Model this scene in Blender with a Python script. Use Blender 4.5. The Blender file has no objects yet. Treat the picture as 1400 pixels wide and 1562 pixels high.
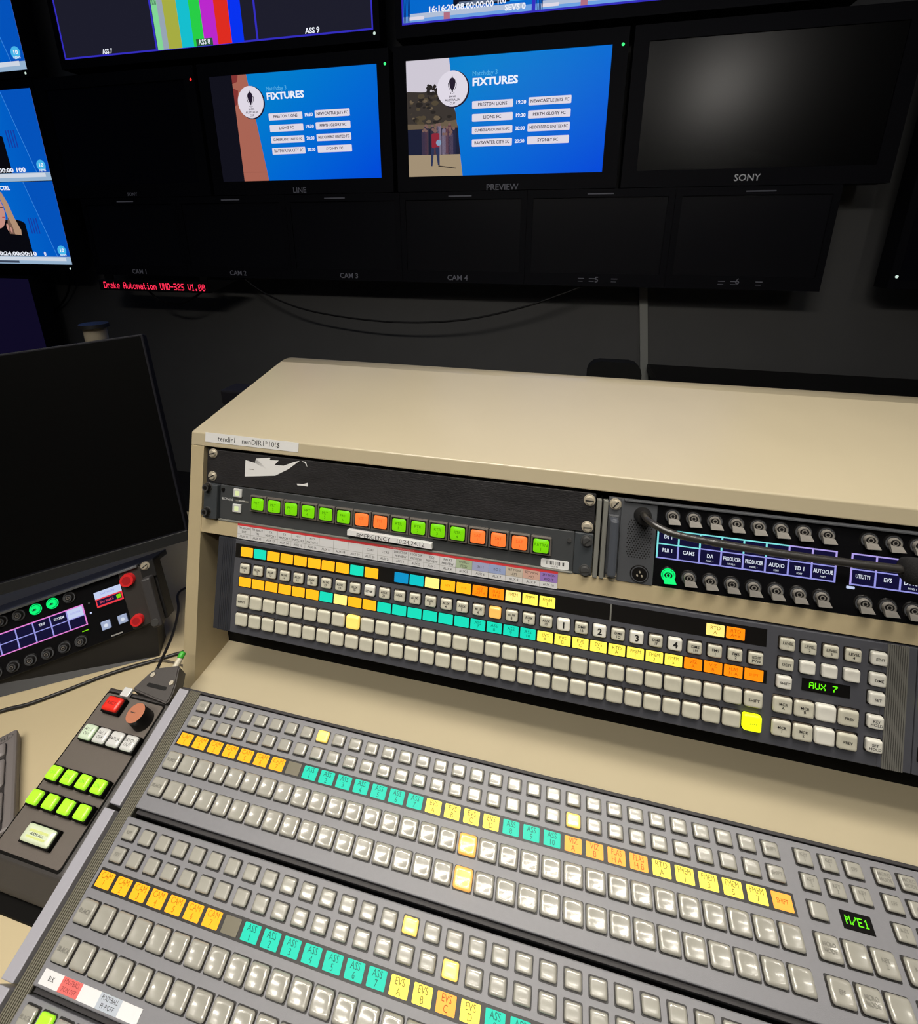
import bpy, bmesh, math, random
from mathutils import Matrix, Vector
random.seed(7)
S = 0.001                      # all builders work in millimetres; the eye height of the viewer is z = 0 there
EYE = 1340.0                   # eye height above the floor
sc = bpy.context.scene
COL = sc.collection
PI = math.pi

# ------------------------------------------------------------------ camera
cd = bpy.data.cameras.new('camera'); cam = bpy.data.objects.new('camera', cd); COL.objects.link(cam)
cd.sensor_fit = 'HORIZONTAL'; cd.sensor_width = 36.0; cd.lens = 692.13 / 1400 * 36
cd.shift_y = -(781 - 562) / 1400; cd.clip_start = 0.02; cd.clip_end = 50
cam.location = (0, 0, EYE * S)
cam.rotation_euler = (PI / 2 - 0.29258, 0.0, 0.21821)
sc.camera = cam
# ------------------------------------------------------------------ colour management and world
vs = sc.view_settings
vs.view_transform = 'Standard'; vs.look = 'None'; vs.gamma = 1.0; vs.use_curve_mapping = False
vs.exposure = 0.0
w = bpy.data.worlds.new('room_ambient'); sc.world = w; w.use_nodes = True
w.node_tree.nodes['Background'].inputs[0].default_value = (0.55, 0.6, 1.0, 1)
w.node_tree.nodes['Background'].inputs[1].default_value = 0.035
# ------------------------------------------------------------------ ceiling lights of the room, and an added ambient fill
def area(name, loc, size, power, color, target=None, spread=PI):
    l = bpy.data.lights.new(name, 'AREA'); l.shape = 'RECTANGLE'; l.size, l.size_y = size
    l.energy = power; l.color = color; l.spread = spread
    o = bpy.data.objects.new(name, l); COL.objects.link(o)
    o.location = (loc[0] * S, loc[1] * S, (loc[2] + EYE) * S)
    if target:
        d = Vector(target) - Vector(loc)
        o.rotation_euler = d.to_track_quat('-Z', 'Y').to_euler()
    return o
WARM = (1.0, 0.935, 0.83)
area('ceiling_light', (-40, -150, 1300), (1.7, 0.05), 2.5, WARM, (-60, 60, -500), math.radians(68))
area('ceiling_light', (-60, 130, 1300), (1.7, 0.05), 4.3, WARM, (-100, 215, -400), math.radians(58))
area('ceiling_light', (-250, -800, 1300), (1.2, 0.12), 6.5, (1.0, 0.94, 0.84), (-100, 300, -500), math.radians(100))
area('ceiling_light', (1230, -1200, 1200), (0.2, 0.2), 0.2, (1.0, 0.95, 0.88), (480, 1795, 450), math.radians(40))
area('ambient_fill_light', (-600, 300, 1540), (3.6, 2.4), 4.5, (0.80, 0.86, 1.0))  # added dim fill, stands in for light bounced off the ceiling

# ------------------------------------------------------------------ materials
def lin(c):
    return tuple(((v / 255) / 12.92 if v / 255 <= 0.04045 else ((v / 255 + 0.055) / 1.055) ** 2.4) for v in c) + (1,)
MATS = {}
def mat(name, col, rough=0.5, metal=0.0, noise=0.0, scale=60.0, bump=0.0, bscale=None, spec=0.5, coat=0.0, em=None, es=1.0, sub=0.0, stretch=None):
    if name in MATS: return MATS[name]
    m = bpy.data.materials.new(name); m.use_nodes = True
    nt = m.node_tree; b = nt.nodes['Principled BSDF']
    b.inputs['Base Color'].default_value = lin(col); b.inputs['Roughness'].default_value = rough
    b.inputs['Metallic'].default_value = metal; b.inputs['Specular IOR Level'].default_value = spec
    b.inputs['Coat Weight'].default_value = coat; b.inputs['Coat Roughness'].default_value = 0.08
    if em is not None:
        b.inputs['Emission Color'].default_value = lin(em); b.inputs['Emission Strength'].default_value = es
    if noise or bump:
        tc = nt.nodes.new('ShaderNodeTexCoord'); mp = nt.nodes.new('ShaderNodeMapping')
        nt.links.new(tc.outputs['Object'], mp.inputs[0])
        if stretch: mp.inputs['Scale'].default_value = stretch
    if noise:
        n = nt.nodes.new('ShaderNodeTexNoise'); n.inputs['Scale'].default_value = scale; n.inputs['Detail'].default_value = 6
        nt.links.new(mp.outputs[0], n.inputs['Vector'])
        r = nt.nodes.new('ShaderNodeMix'); r.data_type = 'RGBA'
        c = lin(col)
        r.inputs['A'].default_value = tuple(max(0, v * (1 - noise)) for v in c[:3]) + (1,)
        r.inputs['B'].default_value = tuple(min(1, v * (1 + noise)) for v in c[:3]) + (1,)
        nt.links.new(n.outputs['Fac'], r.inputs['Factor']); nt.links.new(r.outputs['Result'], b.inputs['Base Color'])
    if bump:
        n2 = nt.nodes.new('ShaderNodeTexNoise'); n2.inputs['Scale'].default_value = bscale or scale * 4; n2.inputs['Detail'].default_value = 4
        nt.links.new(mp.outputs[0], n2.inputs['Vector'])
        bp = nt.nodes.new('ShaderNodeBump'); bp.inputs['Strength'].default_value = bump; bp.inputs['Distance'].default_value = 0.001
        nt.links.new(n2.outputs['Fac'], bp.inputs['Height']); nt.links.new(bp.outputs[0], b.inputs['Normal'])
    MATS[name] = m
    return m
def glow(name, col, es=1.0, base=(4, 4, 5), rough=0.35, spec=0.12):
    return mat(name, base, rough, em=col, es=es, spec=spec)
def gradient_glow(name, cols, vec, offs):
    """screen picture colour: two colours mixed along a direction of the object's own space"""
    if name in MATS: return MATS[name]
    m = mat(name, (4, 4, 5), 0.35, em=cols[0], spec=0.12); nt = m.node_tree; b = nt.nodes['Principled BSDF']
    tc = nt.nodes.new('ShaderNodeTexCoord'); dp = nt.nodes.new('ShaderNodeVectorMath'); dp.operation = 'DOT_PRODUCT'
    dp.inputs[1].default_value = vec; nt.links.new(tc.outputs['Object'], dp.inputs[0])
    ad = nt.nodes.new('ShaderNodeMath'); ad.operation = 'ADD'; ad.inputs[1].default_value = offs; ad.use_clamp = True
    nt.links.new(dp.outputs['Value'], ad.inputs[0])
    r = nt.nodes.new('ShaderNodeMix'); r.data_type = 'RGBA'
    r.inputs['A'].default_value = lin(cols[0]); r.inputs['B'].default_value = lin(cols[1])
    nt.links.new(ad.outputs[0], r.inputs['Factor']); nt.links.new(r.outputs['Result'], b.inputs['Emission Color'])
    return m

CREAM = mat('cream_laminate', (188, 176, 148), 0.28, noise=0.05, scale=14, bump=0.05, bscale=900, spec=0.8)
CREAME = mat('cream_edge', (182, 167, 134), 0.5, noise=0.07, scale=30, bump=0.06, bscale=700, spec=0.3)
DESKM = mat('desk_laminate', (186, 171, 138), 0.5, noise=0.07, scale=9, bump=0.05, bscale=600, spec=0.3)
BLACK = mat('black_void', (14, 13, 12), 0.8, spec=0.1)
PANEL = mat('mixer_grey_paint', (115, 115, 120), 0.45, noise=0.06, scale=250, bump=0.12, bscale=2500)
RAIL = mat('side_rail_grey', (154, 153, 162), 0.4, noise=0.04, scale=250, bump=0.08, bscale=2500)
AUXP = mat('aux_panel_paint', (76, 77, 84), 0.5, noise=0.06, scale=250, bump=0.12, bscale=2500)
AUXD = mat('aux_panel_dark_strip', (45, 47, 54), 0.5, noise=0.08, scale=120, bump=0.1, bscale=2500)
OLIVE = mat('ribbed_olive_rubber', (96, 92, 78), 0.6, noise=0.12, scale=90)
OLIVED = mat('rib_groove', (58, 56, 48), 0.7)
FRAMED = mat('console_frame_dark', (34, 31, 34), 0.6, noise=0.1, scale=80)
SOCK = mat('button_socket', (16, 14, 13), 0.45, spec=0.4)
CAP = mat('keycap_translucent', (154, 152, 143), 0.2, noise=0.03, scale=300, spec=0.6, coat=0.4)
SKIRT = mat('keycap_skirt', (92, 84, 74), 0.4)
CAPM = mat('keycap_aux', (204, 201, 184), 0.3, noise=0.05, scale=300, spec=0.5, coat=0.15)
CAPL = mat('keycap_pale', (226, 224, 214), 0.3, spec=0.5, coat=0.15)
INK = mat('ink_dark', (35, 34, 33), 0.6)
INKM = mat('ink_grey', (120, 118, 110), 0.6)
PAPER = mat('white_label_tape', (222, 222, 222), 0.5, noise=0.02, scale=100)
PAPER2 = mat('paper_strip', (212, 212, 214), 0.55, noise=0.02, scale=100)
LENSOFF = mat('display_lens_off', (96, 90, 70), 0.35)
RACKB = mat('leathery_black_rack_plate', (36, 35, 37), 0.5, noise=0.55, scale=70, bump=0.5, bscale=700, spec=0.4, stretch=(0.35, 1, 1))
RCPG = mat('router_panel_grey', (62, 64, 66), 0.45, noise=0.05, scale=200, bump=0.08, bscale=2500)
RCPL = mat('router_bracket', (58, 62, 66), 0.45, noise=0.06, scale=200)
INTC = mat('intercom_grey', (74, 76, 80), 0.5, noise=0.08, scale=300, bump=0.15, bscale=3000)
INTB = mat('intercom_black_glass', (15, 15, 17), 0.25, spec=0.5)
KEYG = mat('intercom_key_lever', (134, 130, 124), 0.35, noise=0.05, scale=300, spec=0.6)
KEYD = mat('intercom_key_socket', (26, 25, 25), 0.35)
METAL = mat('nickel_screw', (214, 204, 184), 0.38, metal=0.55, noise=0.1, scale=400)
METALD = mat('dark_steel_screw', (98, 98, 98), 0.35, metal=0.6)
ALU = mat('grey_rack_rail', (128, 128, 122), 0.45, metal=0.2, noise=0.06, scale=100)
BPLAST = mat('black_plastic', (24, 23, 23), 0.5, noise=0.1, scale=200, bump=0.1, bscale=1500)
BPLASTM = mat('monitor_bezel_black', (22, 22, 29), 0.6, spec=0.2)
SCROFF = mat('screen_off_glass', (26, 26, 34), 0.22, spec=0.4)
SCROFFB = mat('screen_off_bluish', (8, 8, 11), 0.3, em=(14, 10, 34), es=1.0)
DMON = mat('desk_monitor_matte_screen', (4, 4, 4), 0.6, spec=0.06, noise=0.2, scale=500)
WALLM = mat('dark_grey_wall_paint', (118, 118, 118), 0.9, noise=0.08, scale=8, bump=0.1, bscale=200, spec=0.2)
CEILM = mat('ceiling_tile_dark', (60, 60, 60), 0.9, noise=0.05, scale=5)
FLOORM = mat('carpet_dark', (38, 38, 42), 0.95, noise=0.3, scale=200, bump=0.5, bscale=900)
CTRLT = mat('control_box_brown_grey', (92, 84, 78), 0.55, noise=0.07, scale=150, bump=0.15, bscale=2500)
CTRLB = mat('control_box_shell', (60, 57, 56), 0.5, noise=0.1, scale=150, bump=0.2, bscale=2500)
KBB = mat('keyboard_grey', (108, 102, 100), 0.55, noise=0.05, scale=200)
KBK = mat('keyboard_key', (126, 120, 118), 0.5, noise=0.05, scale=200)
RED = mat('red_button', (205, 40, 28), 0.35, em=(205, 40, 28), es=0.25)
REDK = mat('red_plastic', (205, 38, 40), 0.4, em=(200, 30, 35), es=0.15)
COPPER = mat('copper_knob_cap', (190, 122, 92), 0.4, metal=0.3, noise=0.05, scale=300)
GREENLIT = mat('lit_lime_button', (150, 215, 40), 0.3, em=(140, 205, 40), es=0.75)
WCAP = mat('white_gloss_button', (205, 206, 204), 0.18, coat=0.4)
PALEG = mat('pale_green_lens', (200, 210, 170), 0.4, em=(190, 205, 140), es=0.45)
CABLE = mat('black_cable_rubber', (20, 18, 18), 0.45)
POLEM = mat('brown_grey_pole_metal', (176, 166, 146), 0.45, metal=0.2, noise=0.05, scale=50)
TRUNK = mat('pale_trunking', (190, 192, 186), 0.6)
WHITEE = glow('white_pixels', (225, 232, 245), 0.9)
OR = glow('lamp_amber', (255, 176, 22), 1.0, base=(160, 110, 30)); ORD = glow('lamp_orange', (255, 140, 10), 1.0, base=(150, 80, 20))
ORL = glow('lamp_orange_pale', (255, 172, 60), 1.0, base=(160, 110, 50)); TE = glow('lamp_teal', (18, 214, 180), 1.0, base=(20, 90, 80))
CY = glow('lamp_cyan', (0, 190, 190), 1.0, base=(20, 80, 90)); BL = glow('lamp_blue', (0, 140, 190), 1.0, base=(20, 60, 90))
YE = glow('lamp_yellow', (250, 232, 80), 1.0, base=(150, 140, 70)); PA = glow('lamp_pale', (252, 224, 120), 1.0, base=(160, 140, 90))
T_OR = glow('text_on_amber', (214, 138, 12), 1.0); T_ORD = glow('text_on_orange', (206, 96, 8), 1.0); T_TE = glow('text_on_teal', (8, 120, 100), 1.0)
T_YE = glow('text_on_yellow', (146, 132, 40), 1.0)
TXT = {OR: T_OR, ORD: T_ORD, ORL: T_ORD, TE: T_TE, CY: T_TE, BL: T_TE, YE: T_YE, PA: T_YE}
CAPLIT = mat('keycap_lit_orange', (215, 170, 100), 0.22, coat=0.3, em=(255, 176, 70), es=0.55)
CAPLITY = mat('keycap_lit_yellow', (220, 200, 120), 0.22, coat=0.3, em=(255, 214, 80), es=0.6)
CAPNEON = mat('keycap_lit_neon_yellow', (220, 230, 30), 0.3, em=(226, 240, 10), es=0.95)
GRN = glow('router_green', (120, 205, 10), 0.9, base=(60, 120, 10)); GRNT = glow('router_green_text', (70, 140, 8), 0.9)
RORG = glow('router_orange', (255, 122, 52), 1.0, base=(140, 60, 30)); RORGT = glow('router_orange_text', (214, 90, 36), 1.0)
LEDG = glow('led_green_dots', (110, 255, 20), 1.2); LEDR = glow('led_red_dots', (255, 48, 84), 1.3)
DOTG = glow('status_green', (60, 220, 120), 1.5); DOTR = glow('status_red', (230, 40, 40), 1.5); DOTW = glow('status_white', (190, 210, 200), 1.2)
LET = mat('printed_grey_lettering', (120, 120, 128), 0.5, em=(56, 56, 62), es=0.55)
LETB = mat('printed_bright_lettering', (190, 190, 190), 0.4, em=(110, 110, 112), es=0.6)
GKEY = glow('intercom_key_lit_green', (0, 225, 110), 1.1, base=(20, 120, 60))
NAVY = glow('cell_navy', (18, 16, 52), 1.0); LCY = glow('line_cyan', (130, 226, 226), 1.0); LLI = glow('line_lilac', (176, 160, 232), 1.0); LPI = glow('line_pink', (228, 130, 214), 1.0)
LIL = glow('line_periwinkle', (150, 150, 226), 1.0); WCELL = glow('cell_white', (196, 208, 240), 1.0)

# ------------------------------------------------------------------ mesh builder
TEXTS = {}
def text_geo(s, bold, sp=1.0):
    k = (s, bold, sp)
    if k not in TEXTS:
        c = bpy.data.curves.new('t', 'FONT'); c.body = s; c.size = 1.0; c.offset = bold; c.align_x = 'CENTER'; c.align_y = 'CENTER'
        c.resolution_u = 2; c.space_character = sp
        o = bpy.data.objects.new('t', c); COL.objects.link(o)
        dg = bpy.context.evaluated_depsgraph_get()
        me = bpy.data.meshes.new_from_object(o.evaluated_get(dg))
        TEXTS[k] = ([tuple(v.co) for v in me.vertices], [tuple(p.vertices) for p in me.polygons])
        bpy.data.objects.remove(o); bpy.data.curves.remove(c); bpy.data.meshes.remove(me)
    return TEXTS[k]
class MB:
    def __init__(self): self.bm = bmesh.new(); self.mats = []
    def mi(self, m):
        if m not in self.mats: self.mats.append(m)
        return self.mats.index(m)
    def faces(self, vs, fs, m, smooth=False):
        i = self.mi(m); v = [self.bm.verts.new(p) for p in vs]; out = []
        for f in fs:
            try: q = self.bm.faces.new([v[k] for k in f])
            except ValueError: continue
            q.material_index = i; q.smooth = smooth; out.append(q)
        return v, out
    def box(self, x0, x1, y0, y1, z0, z1, m, bev=0.0, seg=2):
        vs = [(x, y, z) for z in (z0, z1) for y in (y0, y1) for x in (x0, x1)]
        fs = [(0, 2, 3, 1), (4, 5, 7, 6), (0, 1, 5, 4), (2, 6, 7, 3), (0, 4, 6, 2), (1, 3, 7, 5)]
        v, f = self.faces(vs, fs, m)
        if bev > 0:
            es = {e for q in f for e in q.edges}
            r = bmesh.ops.bevel(self.bm, geom=list(es), offset=bev, segments=seg, affect='EDGES', profile=0.5)
            for q in r['faces']: q.material_index = self.mi(m)
    def prism(self, pts, a0, a1, m, axis='z'):
        n = len(pts)
        def P(p, a): return (p[0], p[1], a) if axis == 'z' else ((a, p[0], p[1]) if axis == 'x' else (p[0], a, p[1]))
        vs = [P(p, a0) for p in pts] + [P(p, a1) for p in pts]
        fs = [tuple(range(n - 1, -1, -1)), tuple(range(n, 2 * n))] + [(i, (i + 1) % n, n + (i + 1) % n, n + i) for i in range(n)]
        v, f = self.faces(vs, fs, m)
        bmesh.ops.recalc_face_normals(self.bm, faces=f)
    def poly(self, pts, z, m):
        ar = sum(pts[i][0] * pts[(i + 1) % len(pts)][1] - pts[(i + 1) % len(pts)][0] * pts[i][1] for i in range(len(pts)))
        if ar < 0: pts = pts[::-1]
        v, f = self.faces([(p[0], p[1], z) for p in pts], [tuple(range(len(pts)))], m)
        if len(pts) > 4: bmesh.ops.triangulate(self.bm, faces=f)
    def rect(self, x0, x1, y0, y1, z, m): self.poly([(x0, y0), (x1, y0), (x1, y1), (x0, y1)], z, m)
    def rrect(self, x0, x1, y0, y1, r, z, m, z0=None):
        pts = []
        for cx, cy, a0 in ((x1 - r, y1 - r, 0), (x0 + r, y1 - r, 90), (x0 + r, y0 + r, 180), (x1 - r, y0 + r, 270)):
            for k in range(4):
                a = math.radians(a0 + k * 30); pts.append((cx + r * math.cos(a), cy + r * math.sin(a)))
        if z0 is None: self.poly(pts, z, m)
        else: self.prism(pts, z0, z, m)
    def disc(self, cx, cy, rx, z, m, ry=None, n=20):
        ry = ry or rx
        self.poly([(cx + rx * math.cos(2 * PI * k / n), cy + ry * math.sin(2 * PI * k / n)) for k in range(n)], z, m)
    def cyl(self, cx, cy, r, z0, z1, m, n=20, r2=None, cap=None):
        r2 = r if r2 is None else r2
        vs = [(cx + rr * math.cos(2 * PI * k / n), cy + rr * math.sin(2 * PI * k / n), z) for rr, z in ((r, z0), (r2, z1)) for k in range(n)]
        self.faces(vs, [(k, (k + 1) % n, n + (k + 1) % n, n + k) for k in range(n)], m, True)
        self.faces(vs[n:], [tuple(range(n))], cap or m); self.faces(vs[:n], [tuple(range(n - 1, -1, -1))], m)
    def ring(self, cx, cy, r0, r1, z, m, n=24, h=0.0):
        vs = [(cx + r * math.cos(2 * PI * k / n), cy + r * math.sin(2 * PI * k / n), zz) for r, zz in ((r0, z), (r1, z), (r1, z - h)) for k in range(n)]
        self.faces(vs, [(k, n + k, n + (k + 1) % n, (k + 1) % n) for k in range(n)], m)
        if h: self.faces(vs[n:], [(k, n + k, n + (k + 1) % n, (k + 1) % n) for k in range(n)], m)
    def tube(self, pts, r, m, n=8, radii=None, sub=6):
        P = [Vector(p) for p in pts]
        if sub > 1 and len(P) > 2:
            Q = []; 
            for i in range(len(P) - 1):
                a, b, c, d = P[max(i - 1, 0)], P[i], P[i + 1], P[min(i + 2, len(P) - 1)]
                for k in range(sub):
                    t = k / sub
                    Q.append(0.5 * (2 * b + (c - a) * t + (2 * a - 5 * b + 4 * c - d) * t * t + (3 * b - a - 3 * c + d) * t ** 3))
            Q.append(P[-1]); P = Q
        vs = []; up = Vector((0.13, 0.21, 0.97))
        for i, p in enumerate(P):
            t = (P[min(i + 1, len(P) - 1)] - P[max(i - 1, 0)]).normalized()
            s = t.cross(up)
            if s.length < 1e-4: s = t.cross(Vector((1, 0, 0)))
            s.normalize(); u = s.cross(t); rr = radii(i / (len(P) - 1)) if radii else r
            vs += [tuple(p + rr * (math.cos(2 * PI * k / n) * s + math.sin(2 * PI * k / n) * u)) for k in range(n)]
        fs = [(i * n + k, i * n + (k + 1) % n, (i + 1) * n + (k + 1) % n, (i + 1) * n + k) for i in range(len(P) - 1) for k in range(n)]
        fs += [tuple(range(n - 1, -1, -1)), tuple(range((len(P) - 1) * n, len(P) * n))]
        v, f = self.faces(vs, fs, m, True); bmesh.ops.recalc_face_normals(self.bm, faces=f)
    def text(self, s, x, y, size, z, m, bold=0.0, sx=1.0, sp=1.0, depth=0):
        if not s.strip(): return
        vs, fs = text_geo(s, bold, sp)
        self.faces([(x + a * size * sx, y + b * size, z) for a, b, _ in vs], fs, m)
    def fit(self, s, x0, x1, y, size, z, m, bold=0.0):
        vs, fs = text_geo(s, bold); wd = max(v[0] for v in vs) - min(v[0] for v in vs)
        self.text(s, (x0 + x1) / 2, y, size, z, m, bold, (x1 - x0) / (wd * size))
    def cap(self, w, h, z0, hgt, m, dish=0.5, bulge=0.0, cx=0, cy=0, N=12):
        """keycap: rounded skirt, soft shoulders, dished or cylindrical top"""
        vs = []; r = min(w, h) * 0.16
        for j in range(N + 1):
            for i in range(N + 1):
                u = math.sin((i / N - 0.5) * PI) * 0.5 * 0.6 + (i / N - 0.5) * 0.4
                v = math.sin((j / N - 0.5) * PI) * 0.5 * 0.6 + (j / N - 0.5) * 0.4
                x, y = u * w, v * h
                ex, ey = w / 2 - abs(x), h / 2 - abs(y)
                # round the corners in plan
                if ex < r and ey < r:
                    dx, dy = r - ex, r - ey; L = math.hypot(dx, dy); mx = max(dx, dy)
                    if L > 0: k = mx / L; x = math.copysign(w / 2 - r + dx * k, x); y = math.copysign(h / 2 - r + dy * k, y)
                e = min(ex, ey)
                t = min(1.0, e / r); z = hgt - r * 0.8 * (1 - math.sqrt(max(0, 1 - (1 - t) ** 2)))
                q = (x / (w * 0.42)) ** 2 + (y / (h * 0.42)) ** 2
                if dish and q < 1: z -= dish * (1 - q)
                if bulge: z += bulge * (1 - min(1, (2 * x / w) ** 2))
                vs.append((cx + x, cy + y, z0 + z))
        M = N + 1
        fs = [(j * M + i, j * M + i + 1, (j + 1) * M + i + 1, (j + 1) * M + i) for j in range(N) for i in range(N)]
        self.faces(vs, fs, m, True)
        rim = [i for i in range(M)] + [j * M + N for j in range(1, M)] + [N * M + i for i in range(N - 1, -1, -1)] + [j * M for j in range(N - 1, 0, -1)]
        rv = [vs[k] for k in rim]; n = len(rv)
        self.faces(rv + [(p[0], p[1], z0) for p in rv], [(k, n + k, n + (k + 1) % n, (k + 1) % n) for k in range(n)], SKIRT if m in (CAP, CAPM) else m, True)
    def mesh(self, name):
        me = bpy.data.meshes.new(name)
        bmesh.ops.scale(self.bm, vec=(S, S, S), verts=self.bm.verts)
        self.bm.to_mesh(me); self.bm.free()
        for m in self.mats: me.materials.append(m)
        return me
    def build(self, name, parent=None, label=None):
        o = bpy.data.objects.new(name, self.mesh(name)); COL.objects.link(o)
        if parent: o.parent = parent
        if label: o['label'] = label
        return o
def inst(name, me, parent, x=0, y=0, z=0, label=None, rot=None):
    o = bpy.data.objects.new(name, me); COL.objects.link(o); o.parent = parent; o.location = (x * S, y * S, z * S)
    if rot: o.rotation_euler = rot
    if label: o['label'] = label
    return o
def tag(o, label=None, cat=None, group=None, kind=None):
    if label: o['label'] = label
    if cat: o['category'] = cat
    if group: o['group'] = group
    if kind: o['kind'] = kind
    return o
def frame(name, origin, rx=0.0, rz=0.0, R=None):
    """Empty whose local axes carry a panel: x to the right, y up the panel, z out of it"""
    o = bpy.data.objects.new(name, None); COL.objects.link(o); o.empty_display_size = 0.02
    if R is None: R = Matrix.Rotation(rz, 3, 'Z') @ Matrix.Rotation(rx, 3, 'X')
    o.matrix_world = Matrix.Translation((origin[0] * S, origin[1] * S, (origin[2] + EYE) * S)) @ R.to_4x4()
    return o
def world(name): return frame(name, (0, 0, 0))
def struct(name, mb, **k):
    o = mb.build(name); o.location = (0, 0, EYE * S); o['kind'] = 'structure'; return o
F57 = {'D': '1E 11 11 11 11 11 1E', 'r': '00 00 16 19 10 10 10', 'a': '00 00 0E 01 0F 11 0F', 'k': '10 10 12 14 18 14 12', 'e': '00 00 0E 11 1F 10 0E',
 'A': '0E 11 11 1F 11 11 11', 'u': '00 00 11 11 11 13 0D', 't': '08 08 1C 08 08 09 06', 'o': '00 00 0E 11 11 11 0E', 'm': '00 00 1A 15 15 11 11',
 'i': '04 00 0C 04 04 04 0E', 'n': '00 00 16 19 11 11 11', 'U': '11 11 11 11 11 11 0E', 'M': '11 1B 15 15 11 11 11', '-': '00 00 00 1F 00 00 00',
 '3': '1E 01 01 0E 01 01 1E', '2': '0E 11 01 06 08 10 1F', 'S': '0F 10 10 0E 01 01 1E', 'V': '11 11 11 11 11 0A 04', '1': '04 0C 04 04 04 04 0E',
 '.': '00 00 00 00 00 0C 0C', '0': '0E 11 13 15 19 11 0E', 'X': '11 11 0A 04 0A 11 11', '7': '1F 01 02 04 08 08 08', '/': '01 01 02 04 08 10 10', 'E': '1F 10 10 1E 10 10 1F'}
def dots(mb, s, x0, x1, yc, hgt, z, m):
    n = len(s) * 6 - 1; px = (x1 - x0) / n; py = hgt / 7
    for ci, ch in enumerate(s):
        if ch == ' ': continue
        for r, hx in enumerate(F57[ch].split()):
            b = int(hx, 16)
            for k in range(5):
                if b >> (4 - k) & 1:
                    x = x0 + (ci * 6 + k) * px; y = yc + hgt / 2 - (r + 1) * py
                    mb.rect(x - px * .04, x + px * 1.04, y + py * .04, y + py * .96, z, m)

# ================================================================== THE ROOM
XL, XR, YB, YF, ZF, ZC = -4300, 3200, -3600, 1960, -EYE, 1560
m = MB(); m.box(XL, XR, YB, YF, ZF - 60, ZF, FLOORM); struct('floor', m)
m = MB(); m.box(XL, XR, YB, YF, ZC, ZC + 60, CEILM); struct('ceiling', m)
m = MB(); m.box(XL - 80, XR + 80, YF, YF + 80, ZF, ZC, WALLM); struct('wall_back', m)
m = MB(); m.box(XL - 80, XL, YB, YF, ZF, ZC, WALLM); struct('wall_left', m)
m = MB(); m.box(XR, XR + 80, YB, YF, ZF, ZC, WALLM); struct('wall_right', m)
m = MB(); m.box(XL - 80, XR + 80, YB - 80, YB, ZF, ZC, WALLM); struct('wall_front', m)

# ================================================================== DESK
DZ = -600
t = world('control_desk'); tag(t, 'cream laminate control room desk under the cabinet, mixer and intercom', 'desk')
m = MB()
m.prism([(-1500, -250), (-403, -250), (-403, 324), (800, 324), (800, -250), (1500, -250), (1500, 728), (-1500, 728)], DZ - 28, DZ, DESKM)
m.build('desktop', t)
for x in (-1300, -560, 1250):
    m = MB(); m.box(x, x + 30, 60, 700, ZF, DZ - 28, CREAME, 1); m.build('leg_panel', t)

# ================================================================== CREAM EQUIPMENT CABINET
RO, RA = (-420.8, 446.8, -273.15), 0.2677                   # rack plane: origin at the first rack hole, leans back
def rk(v, off=0): return (RO[1] - v * math.sin(RA) - off * math.cos(RA), RO[2] - v * math.cos(RA) + off * math.sin(RA))
cab = world('equipment_cabinet'); tag(cab, 'cream sloping equipment cabinet standing on the desk behind the mixer', 'cabinet')
CXL, CXR = -451.5, 570.0
f0 = rk(-9, 5); f1 = rk(328.5, 5)
tb = rk(-26.5, 5); bk = (670.0, -206.0)
for x0, x1 in ((CXL, CXL + 18.5), (CXR - 18.5, CXR)):
    m = MB(); m.prism([f0, f1, (652, DZ + .2), (652, -230)], x0, x1, CREAME, 'x'); m.build('side_panel', cab)
ang = [math.radians(9.9 - 4.0 * k) for k in range(17)]; by0, bz0, br = 652.0, -209.1, 75.0
arc = [(by0 + br * (math.sin(ang[0]) - math.sin(a)), bz0 + br * (math.cos(a) - math.cos(ang[0]))) for a in ang]
arc_in = [(by0 + br * math.sin(ang[0]) - (br - 18) * math.sin(a), bz0 - br * math.cos(ang[0]) + (br - 18) * math.cos(a)) for a in ang]
m = MB(); m.prism([tb, f0] + arc_in + arc[::-1], CXL, CXR, CREAM, 'x')
es = [e for e in m.bm.edges if e.calc_length() > 900 and all(v.co.y < 470 for v in e.verts)]
for q in m.bm.faces:
    if len(q.verts) == 4 and all(v.co.y > 600 for v in q.verts): q.smooth = True
bmesh.ops.bevel(m.bm, geom=es, offset=1.6, segments=3, affect='EDGES', profile=0.5)
m.build('top_panel', cab)
s0, s1 = rk(83.5, 4), rk(101.8, 4)
m = MB(); m.prism([s0, s1, (640, s1[1] + 15), (640, s0[1] + 15)], CXL + 18.5, CXR - 18.5, CREAME, 'x'); shelf = m.build('shelf', cab)
m = MB(); m.box(CXL + 18.5, CXR - 18.5, 640, 652, DZ, -230, BLACK); m.build('back_panel', cab)
m = MB(); m.prism([(334, DZ + .2), (334, -566), (338, -562), (436, -562), (436, DZ + .2)], CXL + 18.5, CXR - 18.5, CREAM, 'x'); m.build('bottom_panel', cab)
m = MB(); m.box(CXL + 18.5, CXR - 18.5, 428, 440, -562, -470, BLACK); m.build('kick_board', cab, 'black recessed board below the aux panel')
def at_rack(name): return frame(name, RO, PI / 2 - RA)
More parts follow.
